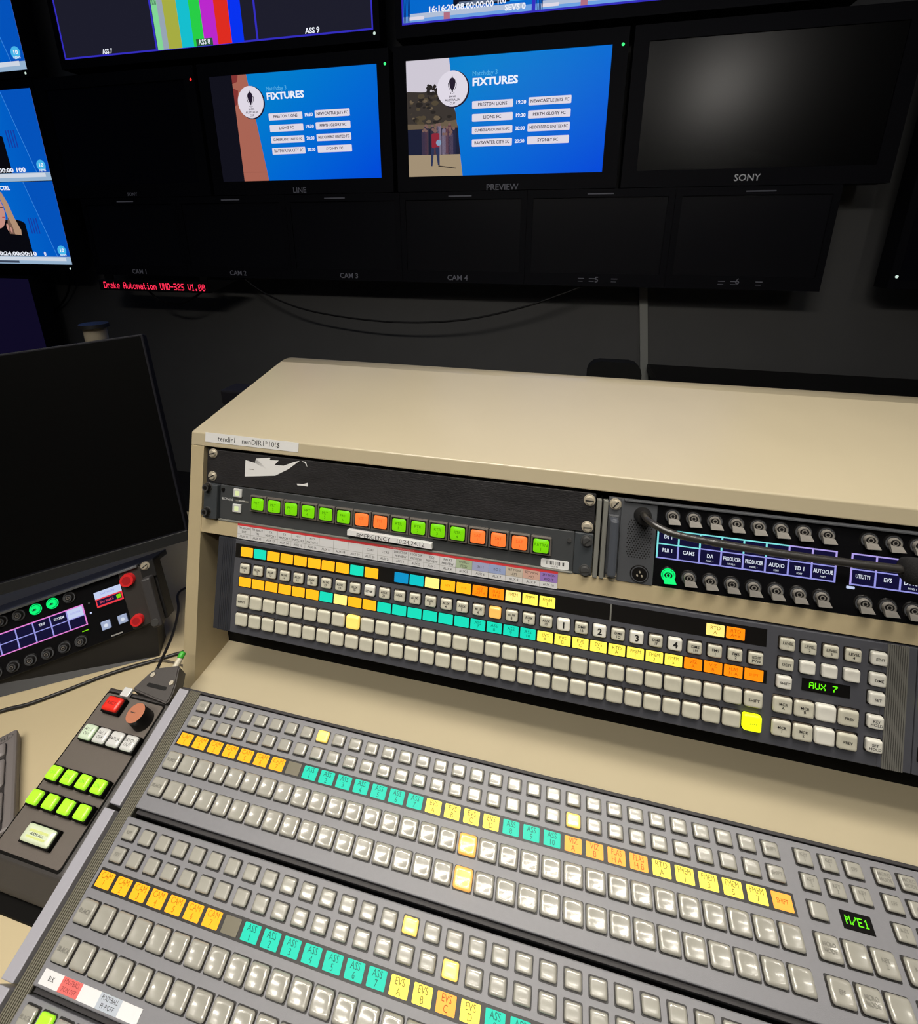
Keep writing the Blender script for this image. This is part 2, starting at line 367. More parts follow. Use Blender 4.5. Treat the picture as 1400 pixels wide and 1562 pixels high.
# divider rails (built in the rack's own tilt)
def on_rack(mb, name, parent, label=None):
    """bake rack-plane coordinates into the parent's upright axes"""
    M = Matrix.Translation(Vector(RO)) @ Matrix.Rotation(PI / 2 - RA, 4, 'X')
    bmesh.ops.transform(mb.bm, matrix=M, verts=mb.bm.verts)
    return mb.build(name, parent, label)
m = MB(); m.box(472.8, 477.6, -83, 1, 1, 7, ALU, .8); m.box(479.4, 484.2, -83, 1, 1, 7, ALU, .8); m.box(477.6, 479.4, -83, 1, -10, 2, BLACK)
on_rack(m, 'divider_rail', cab, 'pair of grey metal rails between the two rack bays')
m = MB(); m.prism([(-10.4, 27.5 - 13 + 1), (121.4, 14.8), (121.4, 26.6), (-10.4, 27.6)], 5.05, 5.4, PAPER)
m.text('tendir1   nenDIR1*10!$', 52, 20.8, 9.4, 5.5, INK, 0, 0.98); on_rack(m, 'password_label', cab, 'white tape label printed tendir1 nenDIR1*10!$')
# paper strip of bus names on the shelf edge
m = MB(); xs0, xs1 = 41.5, 437.5
m.box(xs0, xs1, -102.6, -83.0, 4.1, 4.5, PAPER2)
REDP = mat('red_print', (204, 58, 62), 0.5)
m.rect(xs0, xs1, -86.2, -83.0, 4.55, REDP)
names = [('TM AUDIO', 'SAT', 'AUX 11'), ('TM BLACK', 'TRI', 'AUX 12'), ('TX', 'MATCH 1', 'AUX 13'), ('TX', 'MATCH 2', 'AUX 14'), ('MTX', 'MATCH 3', 'AUX 15'), ('RTD', 'MATCH 4', 'AUX 16'),
 ('', '', 'AUX 17'), ('', '', 'AUX 18'), ('', '', 'AUX 19'), ('', 'CCR1', 'AUX 20'), ('', 'CCR2', 'AUX 21'), ('DIRECTOR', 'PREVIEW', 'AUX 1'), ('TECH DIR', 'PREVIEW', 'AUX 2'),
 ('DDJ', 'PREVIEW', 'AUX 3'), ('RACKS', 'PREVIEW', 'AUX 4'), ('WORLD', 'FEED', 'AUX 5'), ('', 'ISO 1', 'AUX 6'), ('', 'ISO 2', 'AUX 7'), ('SET MON', 'LEFT', 'AUX 8'), ('SET MON', 'MID', 'AUX 9'), ('SET MON', 'RIGHT', 'AUX 10')]
tint = {15: (166, 182, 150), 16: (160, 166, 200), 17: (150, 164, 204), 18: (196, 184, 168), 19: (206, 166, 152), 20: (150, 118, 190)}
cw = (xs1 - xs0) / 21
for i, (a, b, c) in enumerate(names):
    x0 = xs0 + i * cw
    if i in tint: m.rect(x0, x0 + cw, -96.2, -86.2, 4.58, mat('strip_tint_%d' % i, tint[i], 0.55))
    m.rect(x0 + cw - .15, x0 + cw + .15, -102.4, -86.2, 4.62, INKM)
    yb = -93.6 if a else -91.5
    m.text(a, x0 + cw / 2, -89.0, 3.7, 4.65, INK, 0, .9); m.text(b, x0 + cw / 2, yb, 3.9, 4.65, INK, 0, .9); m.text(c, x0 + cw / 2, -99.4, 3.9, 4.65, INK, 0, .9)
m.rect(xs0, xs1, -96.35, -96.1, 4.62, INKM)
m.text('ROUTER CONTROL MONITOR', xs0 + 11.5 * cw, -84.7, 2.4, 4.6, mat('pink_print', (240, 190, 190), .5))
on_rack(m, 'bus_name_strip', cab, 'printed paper strip with a red top band and bus names')

# ================================================================== SCREWS
def screw_mesh(kind):
    m = MB()
    if kind == 'slot':
        m.cyl(0, 0, 6.2, 0, 1.0, METAL, 24, 5.9); m.cyl(0, 0, 5.0, 1.0, 3.2, METAL, 24, 3.8); m.box(-4.2, 4.2, -.6, .6, 3.0, 3.5, INK)
    elif kind == 'dark':
        m.cyl(0, 0, 6.4, 0, 1.0, METALD, 24, 6.2); m.cyl(0, 0, 5.0, 1.0, 4.2, METALD, 24, 4.2); m.box(-4.0, 4.0, -.6, .6, 4.1, 4.6, INK)
    elif kind == 'hex':
        m.cyl(0, 0, 5.6, 0, 1.0, METALD, 24, 5.4); m.cyl(0, 0, 4.6, 1.0, 6.0, SOCK, 24, 4.4); m.ring(0, 0, 2.6, 4.4, 6.05, METALD, 18)
    return m.mesh('screw')
SCR = {k: screw_mesh(k) for k in ('slot', 'dark', 'hex')}
def screw(p, x, y, z, kind='slot', rot=0.3): return inst('screw', SCR[kind], p, x, y, z, rot=(0, 0, rot))

# ================================================================== BLANK RACK PANEL
t = at_rack('blank_rack_panel'); tag(t, 'black leathery blank rack panel with a torn white sticker, under the cabinet top', 'rack panel')
m = MB(); m.box(-8.3, 471.8, -36.9, 5.6, 0, 3, RACKB, .6); m.build('plate', t)
m = MB(); m.poly([(47.6, -2.8), (61, -4.9), (78.3, -11.9), (69.1, -4), (62.4, .8), (82.5, 3.9), (81.5, .8), (94, 1.5), (88.6, -4.6), (101.1, -4.2), (116.5, 2.5), (122.6, 4.2), (108, -7.6), (90.5, -17.7), (67.7, -20.9), (47.5, -23.6)], 3.3, PAPER)
m.rect(53, 60, -14, -13.2, 3.35, INKM); m.build('torn_sticker', t, 'torn remains of a white sticker')
m = MB(); m.poly([(120.1, -24.5), (129, -23.8), (135, -21.7), (135.3, -26.3), (129.1, -25.9), (121.3, -26.4)], 3.3, PAPER); m.poly([(125.3, 4.1), (131, 4), (133.4, -2.7), (129.8, 2.5)], 3.3, PAPER); m.build('sticker_scrap', t)
screw(t, .5, 1.1, 3); screw(t, .8, -28.2, 3, rot=.5); screw(t, 465.3, -2.0, 3, rot=0); screw(t, 464.8, -31, 3, rot=.1)

# ================================================================== ROUTER PANEL
t = at_rack('router_control_panel'); tag(t, 'dark grey router panel with sixteen lit green and orange buttons', 'control panel')
m = MB(); m.box(13, 452.5, -81.4, -38.0, 0, 3, RCPG, .8); m.box(13, 452.5, -83.2, -81.4, 0, 5, ALU, .4)
m.text('RCP-A16', 24, -55.4, 4.2, 3.1, PAPER, 0.01); m.rect(36, 54, -56.4, -54.6, 3.1, INKM); m.text('ROUTER', 45, -55.4, 2.2, 3.15, PAPER)
m.build('face_plate', t)
m = MB(); m.box(-6.5, 13, -81.5, -37.6, 0, 9, RCPL, 1.2); m.build('mounting_bracket', t)
m = MB(); m.box(452.5, 471.8, -82.5, -37.6, 0, 5, RCPL, 1.0); m.build('mounting_bracket', t)
def router_button(col, tcol, l1, l2):
    m = MB(); m.box(-11.1, 11.1, -10.2, 10.2, 3, 7, mat('button_bezel_grey', (96, 90, 84), .4), 1.0); m.rrect(-9.2, 9.2, -8.4, 8.4, .8, 7.1, SOCK)
    m.cap(16.4, 14.8, 7.0, 2.2, col, dish=0, N=6)
    m.text(l1, 0, 2.0, 4.6, 9.35, tcol); m.text(l2, 0, -2.8, 4.6, 9.35, tcol)
    return m
rl = ['PRT 1', 'PRT 2', 'PRT 3', 'PRT 4', 'PRT 5', 'PRT 6', 'ESS 1', 'ESS 2', 'RTR 1', 'RTR 2', 'RTR 3', 'RTR 4', 'SAT 1', 'SAT 2', 'SAT 3', 'RETRN 1']
for i in range(16):
    o_ = i in (6, 7, 12, 13, 14); a, b = rl[i].split(' ')
    q = router_button(RORG if o_ else GRN, RORGT if o_ else GRNT, a, b).build('lit_button', t, 'orange lit button' if o_ else 'green lit button')
    q.location = ((70 + 23.17 * i) * S, (-54.9 - .14 * i) * S, 0)
m = MB(); m.box(-6, 6, -5.2, 5.2, 3, 5.4, WCAP, .8); m.rrect(-3, 3, -3, 3, 1, 5.5, PALEG); me = m.mesh('small_button')
inst('small_button', me, t, 39.5, -45.3); inst('small_button', me, t, 39.1, -64.8)
m = MB(); m.rrect(418.5, 448.2, -81.0, -71.5, 1.8, 3.5, PAPER, 3.05); x = 424.5
while x < 443.5:
    w_ = random.choice((.4, .7, 1.1)); m.rect(x, x + w_, -77.2, -73.2, 3.6, INK); x += w_ + random.choice((.5, .8, 1.2))
m.text('0035174', 433, -79, 2.2, 3.6, INK); m.build('barcode_sticker', t, 'white barcode sticker')
m = MB(); m.prism([(192.5, -69.5), (192.4, -75.6), (296.7, -77.6), (296, -71.6)], 3.05, 9.4, PAPER)
m.text('EMERGENCY   10.24.24.12', 246, -74.0, 6.8, 9.5, INK, 0, 1.1); m.build('tape_label', t, 'white tape label printed EMERGENCY 10.24.24.12')
m = MB(); m.cyl(447, -47.5, 2.4, 3, 5, METALD, 16); m.build('indicator', t); m = MB(); m.cyl(17.5, -43.5, 2.2, 3, 4.6, SOCK, 16); m.build('indicator', t)
screw(t, .4, -40.5, 9, 'hex'); screw(t, 0, -71.5, 9, 'hex'); screw(t, 465, -45.4, 5, 'dark', .8); screw(t, 464.8, -77.2, 5, 'dark', .1)

# ================================================================== INTERCOM UNITS
def key_round(lit=False):
    m = MB(); g = GKEY if lit else KEYD
    m.cyl(0, 0, 8.2, 0, 1.4, KEYD, 26, 7.8); m.ring(0, 0, 6.2, 7.4, 1.5, GKEY if lit else INTC, 26); m.cyl(0, 0, 5.6, 1.4, 4.4, g, 24, 5.0)
    m.ring(0, 0, 3.4, 4.6, 4.5, GKEY if lit else INTC, 22); m.disc(0, 0, 2.6, 4.5, KEYD, 1.8); m.ring(0, .2, 1.4, 2.0, 4.6, GKEY if lit else KEYG, 16)
    return m.mesh('talk_key')
def key_mesh(lit=False):
    m = MB(); g = GKEY if lit else KEYG
    m.cyl(0, 0, 8.0, 0, 1.2, KEYD, 24, 7.6); m.ring(0, 0, 5.8, 7.0, 1.3, g if lit else INTC, 24)
    m.cyl(0, 0, 5.4, 1.2, 4.2, g, 22, 5.0, cap=g); m.disc(-.6, .9, 4.0, 4.3, KEYD, 3.1)
    m.ring(-.6, .9, 1.5, 2.4, 4.4, g if lit else KEYG, 16)
    # lever lip that sticks out below
    m.faces([(-4.6, -1, 4.2), (5.4, -2, 4.2), (7.2, -6.4, 6.6), (-4.2, -7.2, 6.6), (-4.8, -2, 1), (5.4, -2, 1), (7.2, -6.9, 4.2), (-4.2, -7.6, 4.2)],
            [(0, 3, 2, 1), (4, 5, 6, 7), (3, 7, 6, 2), (0, 4, 7, 3), (1, 2, 6, 5)], g)
    return m.mesh('talk_key')
KEY, KEYL = key_mesh(), key_mesh(True); KRD, KRDL = key_round(), key_round(True)
t = at_rack('rack_intercom'); tag(t, 'grey rack intercom panel with lit screens and gooseneck microphone, in the right rack bay', 'intercom')
m = MB(); m.box(485, 967, -83.2, 4.2, 0, 2.5, INTC, .6); m.box(533, 920, -82.8, 2.4, 2.5, 4, INTB, .4); m.box(500, 920, 2.6, 4.6, 2.5, 8, INTC, .5)
m.box(497.5, 533, -83, 3.4, 2.5, 5.2, INTC, .6)
for i in range(9):
    for j in range(17):
        if abs(i - 4) * 1.2 + max(0, abs(j - 8) - 4) > 8: continue
        m.disc(505.5 + i * 2.7 + (j % 2) * 1.3, -17 - j * 2.4, .75, 5.3, SOCK, n=8)
m.build('chassis', t)
m = MB(); m.box(485.2, 496, -77.5, -14, 2.5, 6, INTC, 1); m.box(485.5, 495, -76, -15, 6, 18, mat('handle_slate', (70, 74, 82), .45), 3); m.build('handle', t)
screw(t, 491.8, -3, 2.5, rot=.9); screw(t, 492.4, -80.5, 2.5, rot=.2)
m = MB(); m.cyl(519.5, -72.3, 9.3, 5.2, 6.2, SOCK, 28, 9); m.ring(519.5, -72.3, 7.4, 8.4, 6.4, INTC, 28)
for a in (90, 210, 330): m.cyl(519.5 + 2.6 * math.cos(math.radians(a)), -72.3 + 2.6 * math.sin(math.radians(a)), .9, 6.2, 8, METAL, 8)
m.build('headset_socket', t)
def lcd(x0, x1, y0, y1, n, bot, rows, lines):
    m = MB(); m.rect(x0, x1, y0, y1, 4.3, NAVY); w_ = (x1 - x0) / n; mid = (y0 + y1) / 2
    tL, bL, k = lines
    for i in range(n + 1):
        c = tL if i < k else LLI
        m.rect(x0 + i * w_ - .8, x0 + i * w_ + .8, mid, y1, 4.35, c); m.rect(x0 + i * w_ - .8, x0 + i * w_ + .8, y0, mid, 4.35, LIL if i else tL)
    for i in range(n):
        c = tL if i < k else LLI; b = tL if i < 2 else LIL
        m.rect(x0 + i * w_, x0 + (i + 1) * w_, y1 - 1.3, y1, 4.36, c); m.rect(x0 + i * w_, x0 + (i + 1) * w_, mid - .6, mid + .6, 4.36, b if i < k else LIL)
        m.rect(x0 + i * w_, x0 + (i + 1) * w_, y0, y0 + 1.3, 4.36, LIL)
    for i, s in enumerate(bot):
        cx = x0 + (i + .5) * w_; L = len(s)
        m.text(s, cx, (y0 + mid) / 2 + 1.2, 5.4, 4.4, WHITEE, .02, min(.8, 4.6 / max(1, L)))
        if i > 1 and s: m.text('PANEL 1' if i < 5 else 'PORT', cx, (y0 + mid) / 2 - 3.8, 2.4, 4.4, WHITEE, .01, .8)
        s2 = rows[i]
        m.text(s2, cx, (y1 + mid) / 2, 5.4, 4.4, WHITEE, .02, min(.8, 4.6 / max(1, len(s2))))
    return m
lcd(535.4, 695.8, -53.2, -22.6, 8, ['PLR 1', 'CAMS', 'DA', 'PRODUCER', 'PRODUCER', 'AUDIO', 'TD 1', 'AUTOCUE'], ['DS 1', '', '', '', '', '', '', ''], (LCY, LIL, 6)).build('screen', t)
lcd(709, 869.4, -53.2, -22.4, 8, ['UTILITY1', 'EVS', 'LANG 1', '', '', '', '', ''], [''] * 8, (LLI, LIL, 0)).build('screen', t)
for g0 in (547.8, 721.2):
    for i in range(8):
        inst('talk_key', KEY, t, g0 + 19.72 * i, -8 + .0, 4)
        lit = g0 < 600 and i == 0
        inst('talk_key', KEYL if lit else KEY, t, g0 + 19.75 * i - .3, -69.2, 4, 'talk key lit green' if lit else None)
m = MB(); m.rrect(706, 713, -57.2, -54.6, .6, 4.3, WCELL); m.build('indicator', t)
def lift(p, h): k = h / 503.0; return (p[0] + (420.8 - p[0]) * k, p[1] + (145.2 - p[1]) * k, h)
gn = MB(); base = lift((520, -12.5), 5)
path = [(base[0], base[1], 5), lift((521, -12), 20), lift((527, -18), 36), lift((545, -26), 44), lift((571, -29.9), 46), lift((625, -32.8), 46), lift((686, -34), 46), lift((752, -33.5), 46)]
gn.tube(path, 3.1, mat('gooseneck_black', (44, 42, 40), .3, spec=.7), 10, radii=lambda t_: 3.2 + (.28 if int(t_ * 150) % 2 else 0) if t_ < .62 else 3.6, sub=22)
gn.cyl(base[0], base[1], 9, 5, 18, BPLAST, 20, 6.5)
gn.build('gooseneck', t, 'black ribbed gooseneck stem')
a = lift((752, -33.5), 46); b = lift((800, -35), 46)
m = MB(); m.tube([a, tuple(a[i] * .6 + b[i] * .4 for i in range(3)), b], 11, mat('mic_foam', (18, 17, 17), .95, noise=.4, scale=900, bump=.8, bscale=1500), 16, radii=lambda t_: 11.5 * math.sqrt(max(.08, 1 - (2 * t_ - 1) ** 6)), sub=8)
m.build('microphone_head', t, 'black foam microphone head')

# ================================================================== BUTTON PANELS (mixer and aux)
def small_cap(w_, h_, hgt, mt, txt=None, big=False, tm=INK, ts=3.2, dish=.25, bulge=.35):
    m = MB(); m.cap(w_, h_, .3, hgt, mt, dish=dish, bulge=bulge)
    if txt:
        L = txt.split('\n'); z = hgt + .45 + bulge
        if big: m.text(txt, 0, 0, h_ * .72, z, INK, .03)
        else:
            for k, s in enumerate(L): m.text(s, 0, (len(L) - 1) * ts * .45 - k * ts * .95, ts, z, tm, .01, min(1, 5.2 / max(1, len(s))) if len(s) > 4 else 1)
    return m.mesh('button')
def display(w_, h_, c, txt=None, size=5.2):
    m = MB(); m.rrect(-w_ / 2, w_ / 2, -h_ / 2, h_ / 2, .7, .5, c, -.6)
    if txt:
        L = txt.split('\n'); tc = TXT.get(c, INK)
        if len(L) == 1: m.text(L[0], 0, 0, size * .8, .6, tc, 0, .85)
        else:
            for k, s in enumerate(L): m.text(s, 0, size * .42 - k * size * .86, size, .6, tc, 0, 1 if len(s) < 4 else .82)
    return m.mesh('source_display')
def socket(m, x, y, w_, h_, g=.9, z=.15): m.rrect(x - w_ / 2 - g, x + w_ / 2 + g, y - h_ / 2 - g - .3, y + h_ / 2 + g, 1.2, z, SOCK)
P = 18.256
def me_panel(root, rows, sizes, lit, disp, dlit=None, extra=True, deep=38, front=-86.2, label_right='M/E1', win=(-23.4, -36.2), rails=True, big_h=1.0):
    (sw, sh), (bw, bh), (dw, dh) = sizes
    m = MB(); m.box(-12.5, 764, front, 9.6, -deep, 0, PANEL, .8)
    m.rect(-P / 2, 31.5 * P + .3, win[1], win[0], .12, SOCK)
    for c in range(32):
        for r in (0, 1): socket(m, c * P, rows[r], sw, sh)
        for r in (3, 4): socket(m, c * P, rows[r], bw, bh, .6)
    ex = []
    if extra:
        for cc, kind in ((33.37, 0), (34.39, 0), (35.38, 0), (36.55, 1), (37.5, 1), (38.5, 1), (39.5, 1), (40.5, 1)):
            x = (cc - 1) * P
            for r in range(5):
                if r == 2 and cc in (34.39, 35.38): continue
                big = r > 2
                ex.append((x, rows[r], big)); socket(m, x, rows[r], bw if big else sw, bh if big else sh, .7 if big else .9)
        m.rect(607.2, 628.8, rows[2] - 5.5, rows[2] + 4.6, .2, BLACK)
    m.build('face_plate', root)
    m = MB(); m.box(-12, 763.5, front - 7.4 if front > -86 else front - 3.4, front - .2, -20, -6, FRAMED, .3); m.build('front_lip', root, 'dark front lip')
    if rails:
        m = MB(); m.box(-38.8, -26.6, front - 2.5, 10.2, -deep, 3.2, RAIL, .6); m.build('side_rail', root)
    caps = {}
    def cap(k, *a, **kw):
        if k not in caps: caps[k] = small_cap(*a, **kw)
        return caps[k]
    for r in (0, 1):
        for c in range(32):
            if (r, c + 1) in lit: me = cap('sl', sw, sh, 3.2, CAPLITY); lb = 'yellow lit button'
            elif c == 0: me = cap('s0', sw, sh, 3.2, CAP, 'KEY', tm=INKM); lb = None
            elif c == 31: me = cap('s31', sw, sh, 3.2, CAP, 'SHIFT', tm=INKM); lb = None
            else: me = cap('s', sw, sh, 3.2, CAP); lb = None
            inst('small_button', me, root, c * P, rows[r], 0, lb)
    for r in (3, 4):
        for c in range(32):
            if (r, c + 1) in lit: me = cap('bl', bw, bh, 4.2, CAPLIT, dish=.6, bulge=0); lb = 'orange lit button'
            elif c == 0: me = cap('b0%d' % r, bw, bh, 4.2, CAP, 'BLACK', tm=INKM, dish=.6, bulge=0, ts=3.6); lb = None
            else: me = cap('b', bw, bh, 4.2, CAP, dish=.6, bulge=0); lb = None
            inst('crosspoint_button', me, root, c * P, rows[r], 0, lb)
    for i, (x, y, big) in enumerate(ex):
        tx = ['KEY\n1', 'KEY\n2', None, 'MCRO\nMODE', 'EFF'][i % 5] if x > 0 else None
        me = cap('e%s%s' % (big, tx), bw if big else sw, bh if big else sh, 4.2 if big else 3.2, CAP, tx, tm=INKM, dish=.6 if big else .25, bulge=0 if big else .35)
        inst('function_button', me, root, x, y)
    if extra:
        m = MB(); m.rect(607.6, 628.4, rows[2] - 5.1, rows[2] + 4.2, .3, BLACK); dots(m, label_right, 610, 626.2, rows[2] - .2, 4.6, .4, LEDG); m.build('led_readout', root, 'black readout with green dot letters ' + label_right)
    cache = {}
    for c, (col, tx) in enumerate(disp):
        k = (col.name, tx)
        if k not in cache: cache[k] = display(dw, dh, col, tx)
        inst('source_display', cache[k], root, c * P, (win[0] + win[1]) / 2, .2, ('unlit display' if col is LENSOFF else None))
def cams(n): return [(OR, 'CAM\n%d' % (i + 1)) for i in range(n)]
ME1 = cams(7) + [(LENSOFF, None)] + [(TE, 'ASS\n%d' % i) for i in range(1, 8)] + [(YE, 'EVS\n' + s) for s in 'ABCD'] + [(TE, 'ASS\n%d' % i) for i in (8, 9, 10)] + \
      [(ORL, 'VIZ\nA'), (ORL, 'VIZ\nB'), (ORL, 'FLAS\nH A'), (ORL, 'FLAS\nH B'), (YE, 'RTD\nA')] + [(YE, 'FMEM\n%d' % i) for i in (1, 3, 5, 7)] + [(ORL, 'SHIFT')]
ME2 = list(ME1); ME2[17] = (ORL, 'EVS\nC')
a1, a2 = 1.2512, 1.2252
t1 = frame('switcher_panel', (-360.12, 306.17, -509.03), PI / 2 - a1)
tag(t1, 'grey vision mixer button panel, the farther row bank with the green M/E1 readout', 'mixer panel', None)
rows1 = (0, -14.4, -29.6, -48.3, -68.8)
me_panel(t1, rows1, ((12.4, 9.2), (15.8, 13.4), (14.6, 9.6)), {(0, 9), (1, 23), (3, 18), (4, 18)}, ME1)
t2 = frame('switcher_panel', (-360.09, 207.99, -538.78), PI / 2 - a2)
tag(t2, 'grey vision mixer button panel nearest the viewer, with a football label strip', 'mixer panel', None)
rows2 = (0, -14.4, -29.6, -48.3, -68.8)
me_panel(t2, rows2, ((12.4, 9.2), (15.8, 13.4), (14.6, 9.6)), {(0, 16), (1, 18)}, ME2, label_right='M/E2', front=-88.5)
m = MB(); x0, x1 = -8.2, 85.0
m.box(x0, x1, -86.9, -79.4, .05, .5, PAPER2); cwid = (x1 - x0) / 5
m.rect(x0 + cwid, x0 + 2 * cwid, -86.9, -79.4, .55, mat('strip_pink', (208, 96, 92), .5)); m.rect(x0 + 3 * cwid - 1, x0 + 4 * cwid + .3, -86.9, -79.4, .55, mat('strip_blue_grey', (170, 178, 190), .5))
m.text('BLK', x0 + cwid / 2, -83.1, 3.4, .6, INK); RT = mat('dark_red_print', (130, 30, 30), .5)
m.text('FOOTBALL', x0 + 1.5 * cwid, -81.4, 3.2, .6, RT, 0, .95); m.text('RON OFF', x0 + 1.5 * cwid, -84.9, 3.2, .6, RT, 0, 1.0)
m.text('FOOTBALL', x0 + 3.47 * cwid, -81.4, 3.3, .6, INK, 0, .95); m.text('FF P/OFF', x0 + 3.47 * cwid, -84.9, 3.3, .6, INK, 0, 1.0)
m.build('label_strip', t2, 'paper strip of coloured labels under clear tape')
# third bank, only its far edge is in view
O3 = (-360.09, 207.99 - 101.2 * math.sin(a2), -538.78 - 101.2 * math.cos(a2))
t3 = frame('transition_panel', O3, PI / 2 - a2); tag(t3, 'grey mixer panel edge with a lime green lit button, at the bottom left corner', 'mixer panel')
m = MB(); m.box(-12.5, 764, -70, 8.6, -34, 0, PANEL, .8)
for i in range(6): socket(m, -.5 + 15.6 * i, 0, 12.4, 10.5)
m.build('face_plate', t3); m = MB(); m.box(-38.8, -26.6, -70, 8.0, -34, 3.2, RAIL, .6); m.build('side_rail', t3)
g_ = small_cap(12.4, 10.5, 3.4, GREENLIT); k_ = small_cap(12.4, 10.5, 3.4, CAP, 'BLACK', tm=INKM)
k2 = small_cap(12.4, 10.5, 3.4, CAP)
inst('small_button', k_, t3, -.5, 0); inst('small_button', g_, t3, 15.1, 0, 0, 'lime green lit button')
for i in range(2, 6): inst('small_button', k2, t3, -.5 + 15.6 * i, 0)
# console frame: dark tray and the ribbed strip that runs on between the banks
fr = frame('console_frame', (-360.12, 306.17, -509.03), PI / 2 - 1.2382); tag(fr, 'dark mixer console frame with an olive ribbed side strip, holding the button panels', 'console frame')
m = MB(); m.box(-38.6, 766, -285, 12.6, -60, -43, FRAMED, 1)
m.box(-38.6, 766, 10.6, 13.2, -60, -1.0, FRAMED, .4)
m.build('tray', fr)
m = MB(); m.box(-26.4, -12.8, -285, 11.5, -10, -1.2, OLIVED)
for i in range(7): m.box(-26.2 + i * 1.93, -26.2 + i * 1.93 + 1.35, -285, 11.5, -1.3, -.2, OLIVE)
m.build('ribbed_strip', fr, 'olive ribbed strip')

# ---------------- aux panel
AP = 18.559; aa = 0.3032; AO = (-363.9, 410.66, -386.0)
ta = frame('aux_bus_panel', AO, PI / 2 - aa); tag(ta, 'dark grey auxiliary bus button panel under the cabinet shelf, reading AUX 7', 'control panel')
ar = (0, -19.85, -37.5, -60.2, -83.2)
m = MB(); m.box(-17.5, 683.5, -103, 14, -40, 0, AUXP, .8)
m.rect(-16.4, 436.4, -8.2, 9.4, .1, SOCK); m.rect(438, 585, -8.2, 9.4, .1, SOCK); m.rect(436.4, 438, -8.2, 9.0, .12, ALU)
m.rect(-9.6, 31.6 * AP + .6, -44.2, -31.0, .1, SOCK)
for c in range(32):
    socket(m, c * AP, ar[1], 13.2, 12.0)
    socket(m, c * AP, ar[3], 16.6, 15.6, .6); socket(m, c * AP, ar[4], 16.6, 15.6, .6)
for i in range(4):
    for y, b in ((-1, 0), (-20.3, 0), (-60.2, 1), (-82.8, 1)): socket(m, 602 + 18.6 * i, y, 17 if b else 13.2, 15.6 if b else 12, .6)
socket(m, 601.6, -38.3, 13.2, 12)
for y in (-.2, -20.1, -38.1, -59.9, -82.2): socket(m, 679.5 - .6, y, 13, 12)
m.build('face_plate', ta)
m = MB(); m.box(-42.5, -17.5, -103, 14, -40, -.6, AUXD, .6)
for i in range(6): m.box(-36 + i * 2.6, -34.6 + i * 2.6, -103, 14, -.8, -.1, AUXD)
m.build('side_strip', ta, 'dark ribbed end strip')
m = MB(); m.box(683.5, 711, -103, 14, -40, -.6, AUXP, .4)
RIBG = mat('ribbed_grey_strip', (104, 103, 98), .55, noise=.08, scale=200)
for i in range(10): m.box(687 + i * 1.75, 688.3 + i * 1.75, -103, 14, -.8, .2, RIBG)
m.build('side_strip', ta)
AC = {}
def acap(k, *a, **kw):
    if k not in AC: AC[k] = small_cap(*a, **kw)
    return AC[k]
for c in range(32):
    n = c + 1; lb = None
    if n == 18: me = acap('lit', 13.2, 12, 3.6, CAPLIT); lb = 'orange lit button'
    elif n in (22, 24, 26, 28): me = acap('n%d' % n, 13.4, 12.6, 3.6, CAPL, str((n - 20) // 2), big=True); lb = 'pale button marked ' + str((n - 20) // 2)
    elif n == 10: me = acap('stnf', 13.2, 12, 3.6, CAPL, 'STNF', ts=3.8)
    elif n < 10: me = acap('x%d' % n, 13.2, 12, 3.6, CAPM, 'AUX\n%d' % (n + 10), ts=3.8)
    elif n < 12: me = acap('x%d' % n, 13.2, 12, 3.6, CAPM, 'AUX\n21', ts=3.8)
    elif n < 22: me = acap('x%d' % n, 13.2, 12, 3.6, CAPM, 'AUX\n%d' % (n - 11), ts=3.8)
    elif n == 32: me = acap('dp', 13.2, 12, 3.6, CAPM, 'EDIT\nPVW', ts=3.8)
    elif n > 29: me = acap('fm%d' % n, 13.2, 12, 3.6, CAPM, 'FMS\n%d' % (n - 29), ts=3.8)
    else: me = acap('dme%d' % n, 13.2, 12, 3.6, CAPM, 'DME\n1%s' % 'ABCDEFGH'[n - 22], ts=3.8)
    inst('small_button', me, ta, c * AP, ar[1], 0, lb)
    for r in (3, 4):
        lb = None
        if r == 3 and n == 9: me = acap('bl', 16.6, 15.6, 4.4, CAPLITY, dish=.4, bulge=0); lb = 'yellow lit button'
        elif r == 4 and n == 32: me = acap('neon', 16.8, 16, 4.8, CAPNEON, 'SHIFT', dish=.2, bulge=0, tm=TXT[YE]); lb = 'neon yellow lit button'
        elif r == 3 and n == 32: me = acap('bsh', 16.6, 15.6, 4.4, CAPM, 'SHIFT', dish=.4, bulge=0, ts=4)
        elif r == 3 and n == 1: me = acap('bin', 16.6, 15.6, 4.4, CAPM, 'INPUT', dish=.4, bulge=0, ts=3.6)
        else: me = acap('b', 16.6, 15.6, 4.4, CAPM, dish=.4, bulge=0)
        inst('crosspoint_button', me, ta, c * AP, ar[r], 0, lb)
r0 = [(OR, None), (TE, None)] + [(OR, None)] * 6 + [(TE, None), (OR, None), (None, None), (BL, None), (CY, None), (PA, None), (OR, 'VTR'), (OR, 'VTR'), (ORD, 'VIZ\nOUT 4'), (ORD, 'FLAS\nH B'), (PA, 'FMEM\n1'), (YE, 'FMEM\n1'), (YE, 'FMEM\n1')] + [(None, None)] * 8 + [(PA, 'RTD\nA'), (ORD, 'RTD\nA+B'), (None, None)]
